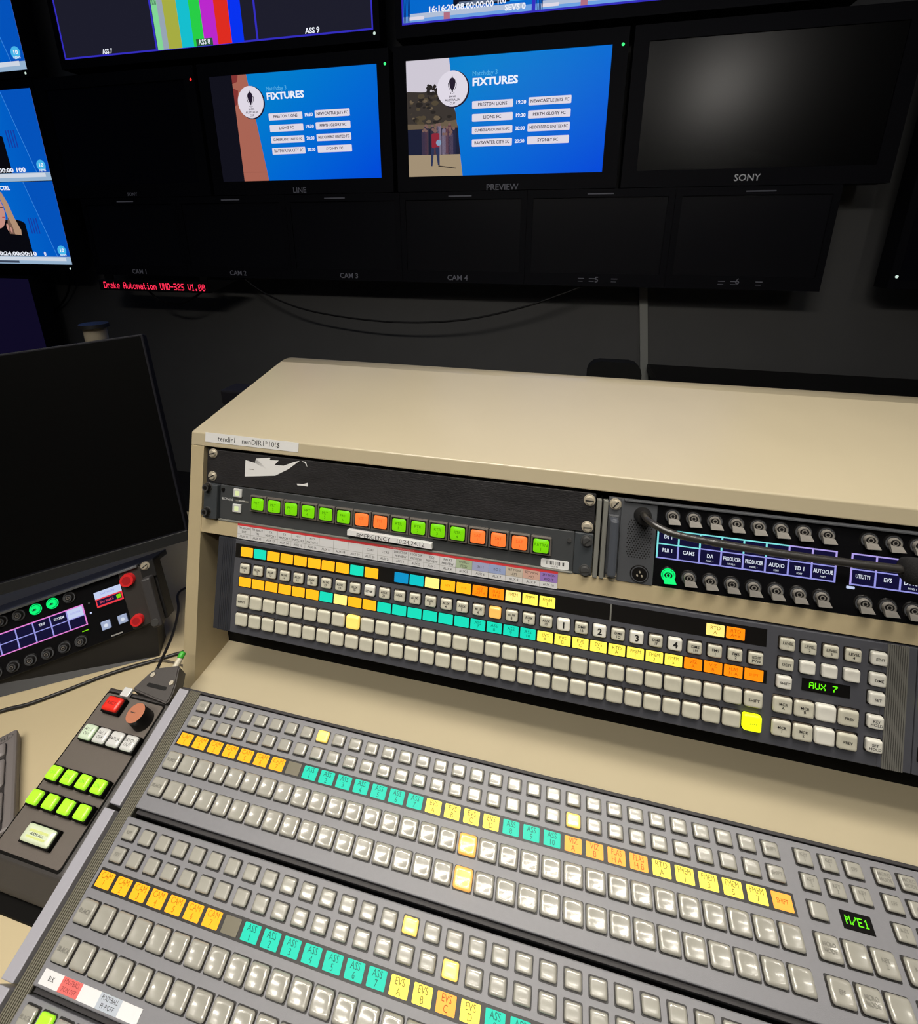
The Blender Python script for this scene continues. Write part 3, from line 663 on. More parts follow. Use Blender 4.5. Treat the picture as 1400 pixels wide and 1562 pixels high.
r2 = [(OR, None)] * 6 + [(TE, None), (PA, None), (OR, None), (OR, None)] + [(TE, None)] * 6 + [(TE, 'ASS\n%d' % i) for i in (7, 8, 9, 10)] + [(YE, 'EVS\n' + s) for s in 'ABCD'] + [(YE, 'RTD\nA'), (YE, 'FMEM\n1'), (YE, 'FMEM\n3'), (YE, 'FMEM\n5'), (ORD, 'VIZ\nA'), (ORD, 'VIZ\nB'), (ORD, 'FLAS\nH A'), (ORD, 'SHIFT')]
DC = {}
for row, y, dw, dh in ((r0, ar[0] + .3, 16.6, 11.4), (r2, ar[2], 16.6, 11.2)):
    for c, (col, tx) in enumerate(row):
        if col is None: continue
        k = (col.name, tx, dh)
        if k not in DC: DC[k] = display(dw, dh, col, tx, 5.0)
        inst('source_display', DC[k], ta, c * AP, y, .2)
FB = [['LEVEL\n1', 'LEVEL\n2', 'LEVEL\n3', 'LEVEL\n4'], ['DEST', None, None, None], ['MCR\nA', 'MCR\nB', None, 'PREV'], ['MCR\n1', 'MCR\n2', None, 'PREV']]
for row, y, b in zip(FB, (-1, -20.3, -60.2, -82.8), (0, 0, 1, 1)):
    for i, tx in enumerate(row):
        me = acap('f%s%s' % (tx, b), 17 if b else 13.2, 15.6 if b else 12, 4.4 if b else 3.6, CAPM if tx else CAPL, tx, ts=3.6, dish=.4, bulge=0)
        inst('function_button', me, ta, 602 + 18.6 * i - (1.2 if b else 0), y)
inst('function_button', acap('fshift', 13.2, 12, 3.6, CAPL, 'SHIFT', ts=3.6), ta, 601.4, -38.3)
for y, tx in ((-.2, 'EDIT'), (-20.1, 'DME'), (-38.1, 'SET'), (-59.9, 'KEY\nHOLD'), (-82.2, 'SET\nHOLD')):
    inst('function_button', acap('g' + tx, 13.2, 12, 3.6, CAPL, tx, ts=3.6), ta, 679, y)
m = MB(); m.rrect(617.5, 658.2, -43.4, -31.6, .5, .6, BLACK, 0); dots(m, 'AUX 7', 623.6, 647.6, -37.2, 6.0, .7, LEDG); m.build('led_readout', ta, 'black readout with green dot letters AUX 7')
tb_ = frame('aux_bus_panel', (AO[0] + 711.5, AO[1], AO[2]), PI / 2 - aa); tag(tb_, 'dark grey button panel cut off by the right edge of the picture, under the intercom', 'control panel')
m = MB(); m.box(0, 200, -103, 14, -40, 0, AUXP, .8)
for i in range(9):
    for y in ar: socket(m, 11 + 18.6 * i, y, 14, 12)
m.build('face_plate', tb_)
for i in range(9):
    for j, y in enumerate(ar):
        nn = i == 0 and j == 2
        inst('function_button', acap('q%d' % nn, 14, 12, 3.6, CAPNEON if nn else CAPM), tb_, 11 + 18.6 * i, y, 0, 'neon yellow lit button' if nn else None)

# ================================================================== LEFT INTERCOM STATION
u_ = Vector((0.834, 0.519, 0.186)); up_ = Vector((-0.349, 0.237, 0.907)); n_ = u_.cross(up_).normalized(); up_ = n_.cross(u_).normalized(); u_.normalize()
R = Matrix((u_, up_, n_)).transposed()
UO = Vector((-650.36, 387.83, -494.62))
ti = frame('intercom_station', UO, R=R); tag(ti, 'black tilted intercom station with red knobs and green lit keys, below the desk monitor', 'intercom')
m = MB(); m.box(-120, 108, -77, 11, -32, -6, BPLAST, 1.5); m.box(-119, 64, -76, 9.2, -6, -3, INTB, .6); m.box(-119, 90, 9.2, 12.6, -10, 3, mat('station_top_rail', (96, 98, 102), .45), .8)
m.box(64, 92, -74, 9, -6, -1.5, mat('intercom_end_brown', (52, 48, 46), .5, noise=.08, scale=250), .6)
m.box(-119, 107, 4, 12.4, -62, -10, mat('station_hood', (58, 60, 59), .5, noise=.06, scale=200), 1)
m.build('chassis', ti)
m = MB(); m.box(91, 110, -12, 12, -8, -2, BPLAST, .8); m.box(93, 106, -80, -8, -4, 12, mat('handle_dark', (56, 54, 55), .5), 3); m.cyl(98, -72, 6, 10, 13, METALD, 16, 5); m.build('handle', ti)
screw(ti, 98.8, 7.0, -2, rot=.4)
m = MB(); m.rect(-118, 12.4, -45, -15.6, -2.8, NAVY); c_ = 20.2
for i in range(7):
    x = 12.0 - i * 20.3; m.rect(x - .8, x + .8, -45, -15.6, -2.7, LPI if i == 0 else LIL)
m.rect(-118, 12.4, -17.0, -15.4, -2.65, LPI); m.rect(-118, 12.4, -45, -43.6, -2.65, LPI); m.rect(-118, 12.4, -30.9, -29.7, -2.68, LIL)
m.rect(-7.5, 11.2, -29.8, -17, -2.6, WCELL); m.text('ROSTER', 2, -23.2, 3.4, -2.55, LIL); m.text('SYSTEM', -18, -23.2, 4.6, -2.6, WHITEE, .02, .8); m.text('TRIP', -38.5, -23.2, 4.8, -2.6, WHITEE, .02, .8)
m.build('screen', ti, 'screen with pink border and lilac grid')
m = MB(); m.rrect(27, 64, -30, -5, 1, -2.6, INTB); m.rect(28.6, 62.6, -16, -6, -2.5, WCELL); m.rect(28.6, 62.6, -28, -15.5, -2.5, glow('menu_red', (236, 60, 70))); m.rect(30, 61, -25.5, -17.5, -2.4, NAVY)
m.text('SAT MON', 45, -10.8, 4, -2.4, LIL); m.text('Sky Stat.2', 42, -21.3, 5, -2.3, glow('menu_pink', (250, 90, 110)), .01, .9); m.rect(54.5, 60, -24.3, -18.8, -2.3, GRN); m.build('menu_screen', ti, 'small screen in white and red')
for x in (33.7, 55.0):
    m = MB(); m.box(-5.8, 5.8, -6, 6, 0, 2.2, mat('blue_grey_cap', (150, 165, 196), .3, em=(120, 135, 170), es=.5), .8); m.disc(.4, -.4, 2.6, 2.4, WHITEE); q = m.build('menu_button', ti, 'blue grey button with a white dot'); q.location = (x * S, -54.3 * S, -3 * S)
for i in range(6):
    lit = i in (1, 2); inst('talk_key', KRDL if lit else KRD, ti, -20.2 * i, 0, -3, 'talk key lit green' if lit else None)
    inst('talk_key', KRD, ti, -20.2 * i, -63.3, -3)
for x, y, r in ((74.6, -3.5, 9.2), (73.2, -62.5, 8.0)):
    m = MB(); m.cyl(0, 0, r, 0, 7, REDK, 26, r * .93); m.disc(0, 0, r * .62, 7.1, mat('red_dark', (175, 30, 36), .4)); m.ring(0, 0, r * .62, r * .72, 7.3, REDK, 26); q = m.build('red_knob', ti, 'round red knob'); q.location = (x * S, y * S, -1.5 * S)
m = MB(); m.disc(20.5, -17, 1.4, -2.6, INTC); m.disc(19.5, -31, 1.2, -2.6, WCELL); m.rect(36, 50, -73.2, -71.2, -2.6, INKM); m.text('CLEAR-COM', 43, -72.2, 2.6, -2.5, LETB); m.rect(4, 12, -52.5, -51.3, -2.6, GRN); m.build('print_marks', ti)
# base housing reaching down to the desk
def uw(x, y, z): p = UO + u_ * x + up_ * y + n_ * z; return p
b = MB(); A = [uw(-118, -77, -8), uw(92, -77, -8), uw(92, -77, -30), uw(-118, -77, -30)]
inv = R.transposed()
def desk_pt(x, y): return Vector((x, y, DZ + .3))
lo = [desk_pt(-719, 302), desk_pt(-544, 411), desk_pt(-562, 441), desk_pt(-737, 332)]
vs_ = [tuple(inv @ (p - UO)) for p in A + lo]
b.faces(vs_, [(0, 1, 2, 3), (4, 7, 6, 5), (0, 4, 5, 1), (1, 5, 6, 2), (2, 6, 7, 3), (3, 7, 4, 0)], BPLAST); bmesh.ops.recalc_face_normals(b.bm, faces=b.bm.faces[:]); b.build('base', ti, 'black wedge base')

# ================================================================== DESK MONITOR
u2 = Vector((0.802, 0.592, 0.08)); up2 = Vector((-0.227, 0.178, 0.958)); n2 = u2.cross(up2).normalized(); u2.normalize(); up2 = n2.cross(u2).normalized()
MO = Vector((-520, 477, -440)); R2 = Matrix((u2, up2, n2)).transposed()
t = frame('desk_monitor', MO, R=R2); tag(t, 'switched off matte black desk monitor above the tilted intercom station', 'monitor')
m = MB(); m.box(-530, 0, -2, 311, -22, 0, BPLASTM, 1.5); m.build('housing', t)
m = MB(); m.rect(-524, -3, 15, 308, .3, DMON); m.build('screen', t)
m = MB(); m.box(-530, 0, -2, 13, 0, 2.5, mat('lower_bezel', (32, 33, 34), .4), .6); m.build('lower_bezel', t)
i2 = R2.transposed()
m = MB(); c0 = MO + u2 * -430 + up2 * 130 - n2 * 20; c1 = Vector((c0.x - 90, c0.y + 80, -300)); c2 = Vector((c1.x, c1.y, DZ + 8))
m.tube([tuple(i2 @ (p - MO)) for p in (c0, c1, c2)], 20, BPLAST, 16, sub=1); m.build('stand_neck', t)
m = MB(); vv = [i2 @ (Vector((c2.x + 90 * math.cos(a), c2.y + 70 * math.sin(a), z)) - MO) for z in (DZ + .5, DZ + 10) for a in [2 * PI * k / 24 for k in range(24)]]
m.faces([tuple(v) for v in vv], [tuple(range(23, -1, -1)), tuple(range(24, 48))] + [(k, (k + 1) % 24, 24 + (k + 1) % 24, 24 + k) for k in range(24)], BPLAST); m.build('stand_base', t)

# ================================================================== BLACK CONTROL BOX
BO = (-495, 182, -562); BA = math.radians(17)
t = frame('control_box', BO, BA); tag(t, 'small black sloping control box with lime green buttons, left of the mixer', 'control box')
W_, L_ = 82, 133
def bl(y, z):                     # upright side view point to the box's own axes
    dy, dz = y - BO[1], z - BO[2]; return (dy * math.cos(BA) + dz * math.sin(BA), -dy * math.sin(BA) + dz * math.cos(BA))
m = MB(); m.prism([(-5.5, -1.5), bl(166, -585), bl(165, -590), bl(306, -590), bl(312, -560), (L_ + 3, -8), (L_ + 1, -1.5)], -3, W_ + 3, CTRLB, 'x')
es = [e for e in m.bm.edges if e.calc_length() > 60]; bmesh.ops.bevel(m.bm, geom=es, offset=2.5, segments=3, affect='EDGES', profile=.5)
m.build('shell', t)
m = MB(); m.prism([bl(157, DZ + .2), bl(300, DZ + .2), bl(300, -589), bl(157, -596)], -2, W_ + 3, BLACK, 'x'); m.build('base', t, 'black base that also fills in the shadow under the box front')  # base drawn forward in black to cover the box's shadow on the desk
m = MB(); m.rrect(-1.5, W_ - 2, -4, L_ - 2, 3, -.7, BLACK, -3); m.rrect(.5, W_ - 3.5, -2, L_ - 4, 2.5, 0, CTRLT, -3); m.build('face_plate', t, 'brown grey face plate')
def cbtn(name, x, y, w_, h_, mt, tx=None, hh=8, lb=None, tm=INK, base=1.2):
    m = MB(); m.box(-w_ / 2 - base, w_ / 2 + base, -h_ / 2 - base, h_ / 2 + base, 0, hh * .62, BLACK, .5); m.cap(w_, h_, hh * .62, hh * .38, mt, dish=0, bulge=0, N=8)
    if tx:
        for k, s in enumerate(tx.split('\n')): m.text(s, 0, (len(tx.split('\n')) - 1) * 1.9 - 3.8 * k, 4.0, hh + .15, tm, 0, min(1, 5 / len(s)))
    q = m.build(name, t, lb); q.location = (x * S, y * S, 0); return q
cbtn('square_button', 23.5, 118, 20, 13, RED, 'RESET', 12, 'square red button', mat('red_print_dark', (130, 20, 15), .5))
for i, tx in enumerate(('ALL 1\nON', 'ALL 1\nOFF', 'PATCH', 'PATCH\nOUT')):
    cbtn('wide_button', 17.4 + 18.2 * i, 90.6, 15.6, 13.2, mat('white_button_green_tint', (196, 206, 190), .2, coat=.4, em=(120, 170, 90), es=.25) if i == 0 else WCAP, tx, 10, 'white button', INK, .8)
for i in range(4):
    cbtn('lime_button', 13.4 + 19 * i, 54.0, 12.8, 10.6, GREENLIT, 'ON', 11.5, 'lime green lit button', mat('lime_print', (110, 170, 20), .5, em=(80, 130, 10), es=.6))
    cbtn('lime_button', 12.0 + 19.6 * i, 34.7, 12.8, 10.6, GREENLIT, None, 11.5, 'lime green lit button')
q = cbtn('large_button', 41.5, 13, 33, 12, mat('large_pale_button', (196, 204, 180), .25, coat=.3, em=(150, 165, 120), es=.3), None, 9, 'large pale button with glowing lines')
m = MB(); m.rect(-11, 11, 1, 2.6, 9.2, glow('glow_line', (236, 240, 150), 1.0)); m.rect(-11, 11, -3, -1.6, 9.2, MATS['glow_line']); m.text('ARM ALL', 0, -.3, 2.8, 9.25, INK, 0, 1.4); o_ = m.build('lettering', q)
m = MB(); m.cyl(66, 113, 10.5, 0, 21, SOCK, 30, 9.4, cap=COPPER); m.rect(60, 66, 112.6, 113.4, 21.1, INK); m.build('rotary_knob', t, 'black rotary knob with copper top')
m = MB(); m.box(20, 31, 128, 137, 0, 5, WCAP, .8); m.build('usb_plug', t, 'small white plug')
# cable plug on its back
t = frame('cable_plug', BO, BA); tag(t, 'dark grey cable plug with a green tipped lead, behind the control box', 'plug')
m = MB(); pts = [(30, 136.2), (83, 131), (83, 140), (79.5, 150), (69, 169.5), (43.5, 162), (37.5, 156)]
m.prism(pts, -16, 5, mat('plug_shell', (70, 66, 64), .5, noise=.1, scale=200, bump=.15, bscale=2000), 'z'); es = [e for e in m.bm.edges]; bmesh.ops.bevel(m.bm, geom=es, offset=1.4, segments=2, affect='EDGES')
m.build('shell', t)
m = MB(); m.rrect(45, 72, 142, 146, 1.8, 5.3, SOCK); m.build('grip_slot', t)
for x, y in ((45, 153.8), (74, 150.4)):
    m = MB(); m.cyl(0, 0, 2.6, 0, 2, METAL, 16); q = m.build('screw', t); q.location = (x * S, y * S, 5 * S)
m = MB(); m.tube([(60, 166, -2), (61, 174, 0), (61, 178, 1)], 3.4, mat('white_collar', (206, 200, 180), .4), 12, sub=2); m.build('collar', t, 'cream collar')
m = MB(); m.tube([(61, 178, 1), (61, 181, 2), (61, 184, 2)], 3.8, mat('green_boot', (60, 170, 50), .4), 12, sub=2); m.build('boot', t, 'green boot')

# ================================================================== KEYBOARD
kz = -582; ku = Vector((0.585, 0.811, 0)); kv = Vector((0.811, -0.585, 0))
RK = Matrix((ku, -kv, Vector((0, 0, 1)))).transposed()
t = frame('keyboard', (-616, 279, kz), R=RK); tag(t, 'grey computer keyboard corner at the left edge, beside the control box', 'keyboard')
m = MB(); m.box(-440, 0, -128, 0, -17.6, 0, KBB, 3); m.build('case', t)
m = MB(); m.rrect(-430, -9, -126, -14.5, 3, .15, mat('key_well', (40, 36, 36), .5)); m.build('key_well', t)
m = MB(); n = 24
pts = [(-13 + 9.5 * math.cos(2 * PI * k / n), -8 + 4.6 * math.sin(2 * PI * k / n)) for k in range(n)]; pin = [(-13 + 9.0 * math.cos(2 * PI * k / n), -8 + 4.1 * math.sin(2 * PI * k / n)) for k in range(n)]
m.faces([(p[0], p[1], .2) for p in pts + pin], [(k, (k + 1) % n, n + (k + 1) % n, n + k) for k in range(n)], INK); m.text('DELL', -13, -8, 5, .25, INK, .01, 1.1); m.build('oval_emblem', t, 'oval emblem')
kr = {}
def kkey(w_, h_):
    if (w_, h_) not in kr:
        q = MB(); q.cap(w_, h_, .2, 5.5, KBK, dish=.5, N=8); kr[(w_, h_)] = q.mesh('key')
    return kr[(w_, h_)]
for c in range(4):
    for r in range(5):
        x = -18 - 19 * (3 - c)
        if c == 3 and r in (2, 4): continue
        h_ = 36 if (c == 3 and r in (1, 3)) else 17.4
        y = -26 - 21.5 * r - (9.3 if h_ > 20 else 0)
        if r >= 1: y -= 1
        inst('key', kkey(17.2, h_), t, x, y)
for c in range(17):
    for r in range(5):
        inst('key', kkey(17.2, 17.4), t, -103 - 19.1 * c, -26 - 21.5 * r)

# ================================================================== CABLES AND SMALL THINGS ON THE DESK
def cable(name, label, pts, r=2.2, cat='cable', mt=CABLE):  # each lead on its own
    m = MB(); m.tube(pts, r, mt, 8); o = m.build(name); o.location = (0, 0, EYE * S); return tag(o, label, cat)
z0 = DZ + 2.6
cable('cable', 'black cable lying in a long curve across the desk in front of the intercom station', [(-712, 262, z0), (-678, 296, z0), (-652, 312, z0), (-622, 338, z0), (-590, 368, z0), (-548, 398, z0), (-500, 430, z0), (-465, 440, z0)], 2.4)
cable('cable', 'thin black cable hanging beside the cabinet down to the cable plug', [(-480, 648, z0), (-565, 566, z0), (-606, 520, -592), (-556, 466, -570), (-515, 415, -556), (-478, 353, -542)], 2.0)
cable('cable', 'thin grey cable on the desk behind the cable plug', [(-468, 395, z0), (-500, 404, z0), (-540, 402, z0), (-580, 380, z0 - 1), (-620, 340, z0 - 1)], 1.3, mt=mat('grey_cable', (92, 84, 72), .5))
t = frame('monitor_arm_post', (-888, 700, DZ)); tag(t, 'upright metal post with a dark cap standing behind the desk monitor', 'post')
m = MB(); m.cyl(0, 0, 19, 0, 421, POLEM, 28); m.build('tube', t)
m = MB(); m.cyl(0, 0, 25, 421, 428, BPLAST, 28, 24); m.build('cap', t, 'dark plastic cap'); m = MB(); m.cyl(0, 0, 45, .3, 8, BPLAST, 28); m.build('foot', t)
t = frame('desk_gadget', (-580, 704, DZ)); tag(t, 'small black box on a stem peeking out behind the cabinet', 'gadget')
m = MB(); m.box(-28, 30, -22, 22, 288, 318, BPLASTM, 4); m.build('head', t); m = MB(); m.cyl(0, 0, 9, .3, 290, BPLAST, 14); m.build('stem', t); m = MB(); m.cyl(0, 0, 32, .2, 8, BPLAST, 24); m.build('foot', t)
t = frame('equipment_case', (-640, 780, DZ + 20)); tag(t, 'black case leaning behind the desk between desk monitor and cabinet', 'case')
m = MB(); m.box(-140, 150, 0, 120, -750, 40, BPLAST, 4); m.build('body', t); m = MB(); m.tube([(-60, 60, 40), (-50, 60, 62), (50, 60, 62), (60, 60, 40)], 6, BPLAST, 10, sub=4); m.build('handle', t)

# ================================================================== MONITOR WALL
WY = 1800
def wall_monitor(name, label, x0, x1, z0, z1, scr, depth=70, cat='monitor', group='wall monitors and screens', off=SCROFF, led=None, ledc=DOTG, text=None, tx=None, tz=None, ts=22, tmat=LET):
    cx = (x0 + x1) / 2; t = frame(name, (cx, WY, z0), PI / 2); tag(t, label, cat, group)
    m = MB(); W2 = (x1 - x0) / 2; H = z1 - z0; sx0, sx1, sz0, sz1 = scr[0] - cx, scr[1] - cx, scr[2] - z0, scr[3] - z0
    m.box(-W2, W2, 0, H, -depth, -3, BPLASTM, 2)
    for a in ((-W2, W2, 0, sz0), (-W2, W2, sz1, H), (-W2, sx0, sz0, sz1), (sx1, W2, sz0, sz1)): m.box(*a, -4, 2, BPLASTM)
    m.build('housing', t)
    m = MB(); m.rect(sx0, sx1, sz0, sz1, -2.5, off); s = m.build('screen', t)
    if led: m = MB(); m.disc(led[0] - cx, led[1] - z0, 5.0, 2.5, ledc, n=12); m.build('status_light', t)
    if text: m = MB(); m.text(text, (tx if tx is not None else cx) - cx, tz - z0, ts, 2.6, tmat, .01, 1.0); m.build('lettering', t)
    m = MB(); m.box(-60, 60, H / 2 - 60, H / 2 + 60, -(YF - WY), -depth, BLACK); m.build('wall_mount', t)
    return t, cx, z0
def picture(t, cx, z0, name, fn, label=None):
    m = MB()
    class Pm:                                   # picture drawing in wall coordinates
        def __init__(s): s.k = 0
        def poly(s, pts, mt, l=0): m.poly([(a - cx, b - z0) for a, b in pts], -2.0 + l * .25, mt)
        def rect(s, a, b, c, d, mt, l=0): m.rect(a - cx, b - cx, c - z0, d - z0, -2.0 + l * .25, mt)
        def rrect(s, a, b, c, d, r, mt, l=0): m.rrect(a - cx, b - cx, c - z0, d - z0, r, -2.0 + l * .25, mt)
        def disc(s, x, y, r, mt, l=0, ry=None): m.disc(x - cx, y - z0, r, -2.0 + l * .25, mt, ry, 36)
        def text(s, st, x, y, size, mt, bold=0, sx=1, l=3): m.text(st, x - cx, y - z0, size, -2.0 + l * .25, mt, bold, sx)
        def fit(s, st, a, b, y, size, mt, bold=0, l=3): m.fit(st, a - cx, b - cx, y - z0, size, -2.0 + l * .25, mt, bold)
    fn(Pm()); return m.build(name, t, label)
WHT = glow('screen_white', (222, 216, 228)); DRKI = glow('screen_dark_ink', (34, 26, 44)); CYT = glow('screen_cyan_text', (86, 176, 226)); WB = glow('screen_text_white', (236, 240, 250))
def fixtures(xoff, sx, bluem, photo):
    def X(x): return xoff + (x + 596) * sx
    def draw(p):
        L, Rr, B, T = X(-596), X(117), 202, 589
        p.rect(L, Rr, B, T, bluem)
        photo(p, X)
        p.disc(X(-423), 491, 62 * (sx + 1) / 2, DRKI if photo is golf else glow('badge_rim', (150, 96, 96)), 2.2 - .2, 61) if False else None
        rx = 56 * (sx * .5 + .5) if sx < 1 else 56
        p.disc(X(-422 + (2 if sx == 1 else 0)), 490, 59 * sx, glow('badge_edge', (30, 24, 46)) if sx == 1 else glow('badge_edge_brown', (128, 84, 84)), 2, 59); p.disc(X(-424), 492, 57 * sx, WHT, 2.4, 57)
        c = X(-424); k = sx
        p.poly([(c - 12 * k, 517), (c - 8 * k, 524), (c - 2 * k, 527), (c, 535), (c + 2 * k, 527), (c + 8 * k, 524), (c + 12 * k, 517), (c + 10 * k, 500), (c + 3 * k, 487), (c + 2 * k, 482), (c - 2 * k, 482), (c - 3 * k, 487), (c - 10 * k, 500)], DRKI, 3)
        for s in (-1, 1): p.poly([(c + s * 10 * k, 515), (c + s * 16 * k, 510), (c + s * 15 * k, 498), (c + s * 6 * k, 484), (c + s * 13 * k, 500), (c + s * 13.5 * k, 508)], DRKI, 3)
        p.disc(c - 6 * k, 478, 1.6, DRKI, 3); p.disc(c, 476, 1.6, DRKI, 3); p.disc(c + 6 * k, 478, 1.6, DRKI, 3)
        p.fit('BANK', c - 13 * k, c + 13 * k, 467, 9, DRKI, .01); p.fit('AUSTRALIA', c - 28 * k, c + 28 * k, 456, 10, DRKI, .01); p.fit('CUP', c - 10 * k, c + 10 * k, 445, 10, DRKI, .01)
        p.fit('Matchday 3', X(-350), X(-262), 534, 21, CYT); p.fit('FIXTURES', X(-351), X(-190), 507, 33, WB, .035)
        for i, (a, tm, b) in enumerate((('PRESTON LIONS', '19:30', 'NEWCASTLE JETS FC'), ('LIONS FC', '19:30', 'PERTH GLORY FC'), ('CUMBERLAND UNITED FC', '20:00', 'HEIDELBERG UNITED FC'), ('BAYSWATER CITY SC', '20:30', 'SYDNEY FC'))):
            y = 436 - 41.4 * i
            p.rrect(X(-351), X(-204), y - 12.5, y + 12, 3, WHT, 2); p.rrect(X(-150), X(-4), y - 11.5, y + 13.5, 3, WHT, 2)
            wa = min(128, 8.0 * len(a)); wb_ = min(132, 8.0 * len(b))
            p.fit(a, X(-277.5 - wa / 2), X(-277.5 + wa / 2), y, 15 if i != 2 else 12, DRKI, .015); p.fit(b, X(-77 - wb_ / 2), X(-77 + wb_ / 2), y + 1, 14, DRKI, .015)
            p.fit(tm, X(-194), X(-160), y, 16, WB, .03)
    return draw
def golf(p, X):
    sky = glow('photo_sky', (206, 200, 212)); hill = glow('photo_hill', (58, 52, 48)); scrub = glow('photo_scrub', (104, 90, 72)); sand = glow('photo_sand', (160, 142, 116)); dark = glow('photo_fence', (28, 32, 54))
    tree = glow('photo_tree', (40, 36, 34))
    p.poly([(X(-596), 202), (X(-386), 202), (X(-436), 589), (X(-596), 589)], sky, .4)
    p.poly([(X(-596), 275), (X(-394), 275), (X(-412), 415), (X(-424), 450), (X(-470), 482), (X(-500), 486), (X(-540), 487), (X(-596), 491)], hill, .8)
    random.seed(3)
    for k in range(60):
        x = random.uniform(-592, -430); y = random.uniform(378, 478); r = random.uniform(5, 14)
        if y > 480 - abs(x + 520) * .1: continue
        p.disc(X(x), y, r, random.choice((hill, scrub, tree, glow('photo_hill_olive', (80, 70, 54)))), 1 + (k % 5) * .05, r * .6)
    for k in range(26): a = random.uniform(-516, -478); p.disc(X(a), random.uniform(478, 507), random.uniform(3, 7), tree, 1.3, random.uniform(3, 7))
    p.poly([(X(-596), 276), (X(-396), 276), (X(-404), 372), (X(-596), 372)], dark, 1.6)
    p.poly([(X(-596), 366), (X(-404), 366), (X(-410), 392), (X(-500), 380), (X(-596), 384)], scrub, 1.7)
    cs = [(60, 50, 70), (92, 60, 70), (40, 40, 66), (120, 110, 130), (88, 76, 96), (50, 48, 60)]
    for k in range(22):
        x = random.uniform(-560, -412); h = random.uniform(60, 100); c = glow('crowd_%d' % (k % 6), cs[k % 6])
        p.rrect(X(x - 7), X(x + 7), 276, 276 + h, 4, c, 1.9); p.disc(X(x), 280 + h, 5, glow('crowd_skin', (120, 92, 86)), 2.0)
    p.poly([(X(-596), 202), (X(-386), 202), (X(-396), 276), (X(-596), 278)], sand, 2.1)
    # the man in red with white hat
    p.rrect(X(-504), X(-474), 300, 350, 6, glow('man_red', (140, 40, 56)), 2.2); p.disc(X(-490), 358, 7, MATS['crowd_skin'], 2.25); p.disc(X(-477), 318, 10, glow('man_bag', (130, 156, 186)), 2.3)
    p.poly([(X(-506), 300), (X(-494), 300), (X(-502), 238), (X(-508), 238)], glow('man_trouser', (44, 52, 84)), 2.2); p.poly([(X(-490), 304), (X(-474), 304), (X(-474), 240), (X(-481), 240)], MATS['man_trouser'], 2.2)
    p.poly([(X(-478), 240), (X(-410), 230), (X(-412), 227), (X(-480), 236)], glow('man_shadow', (62, 54, 48)), 2.15)
def court(p, X):
    tan = glow('court_tan', (168, 100, 84)); red = glow('court_red', (132, 52, 50))
    p.poly([(X(-596), 202), (X(-381), 202), (X(-431), 589), (X(-596), 589)], tan, .4)
    p.poly([(X(-496), 480), (X(-484), 490), (X(-474), 535), (X(-496), 545)], red, .8); p.poly([(X(-496), 560), (X(-474), 566), (X(-468), 589), (X(-496), 589)], red, .8)
    p.poly([(X(-496), 236), (X(-384), 234), (X(-384), 236), (X(-496), 238)], glow('court_line', (140, 82, 70)), 1)
    p.rect(X(-596), X(-496), 202, 589, glow('dim_side_band', (17, 17, 27)), 1.2)
LINEB = gradient_glow('fixture_blue_a', ((2, 126, 204), (0, 74, 216)), (1.1, -1.5, 0), 0.72)
um = dict(group=None)
t, cx, z0 = wall_monitor('wall_monitor', 'wall monitor marked LINE showing football fixtures beside an orange photo strip', -1469, -660, 148, 636, (-1420, -708, 202, 590), led=(-675, 586), text='LINE', tx=-1066, tz=162, ts=30, off=mat('screen_dim_grey', (8, 8, 11), .35, em=(17, 17, 27), es=1.0))
picture(t, cx, z0, 'broadcast_picture', fixtures(-1418, 1.0, LINEB, court), 'football fixtures graphic')
t, cx, z0 = wall_monitor('wall_monitor', 'wall monitor marked PREVIEW showing football fixtures beside a park photo', -642, 168, 148, 636, (-596, 117, 202, 589), led=(150, 586), text='PREVIEW', tx=-235, tz=158, ts=30)
picture(t, cx, z0, 'broadcast_picture', fixtures(-596, 1.0, LINEB, golf), 'football fixtures graphic')
wall_monitor('wall_monitor', 'switched off wall monitor with a red status light, left of the LINE monitor', -2297, -1487, 148, 636, (-2250, -1538, 202, 590), led=(-1503, 586), ledc=DOTR, text='SONY', tx=-1893, tz=160, ts=20)
wall_monitor('wall_monitor', 'switched off wall monitor with a pale reflection, right of the PREVIEW monitor', 184, 994, 148, 636, (232, 946, 202, 590), text='SONY', tx=583, tz=172, ts=30, tmat=LETB, off=mat('screen_off_sheen', (9, 9, 11), .27, spec=.5))
CN = ['CAM 1', 'CAM 2', 'CAM 3', 'CAM 4', '5', '6']
CDL = ['switched off monitor marked CAM 1 above the red dot matrix sign', 'switched off monitor marked CAM 2 in the lower row of the wall', 'switched off monitor marked CAM 3 below the LINE monitor',
       'switched off monitor marked CAM 4 below the PREVIEW monitor', 'switched off monitor with only a 5 left of its marking', 'switched off monitor with only a 6 left, end of the lower row']
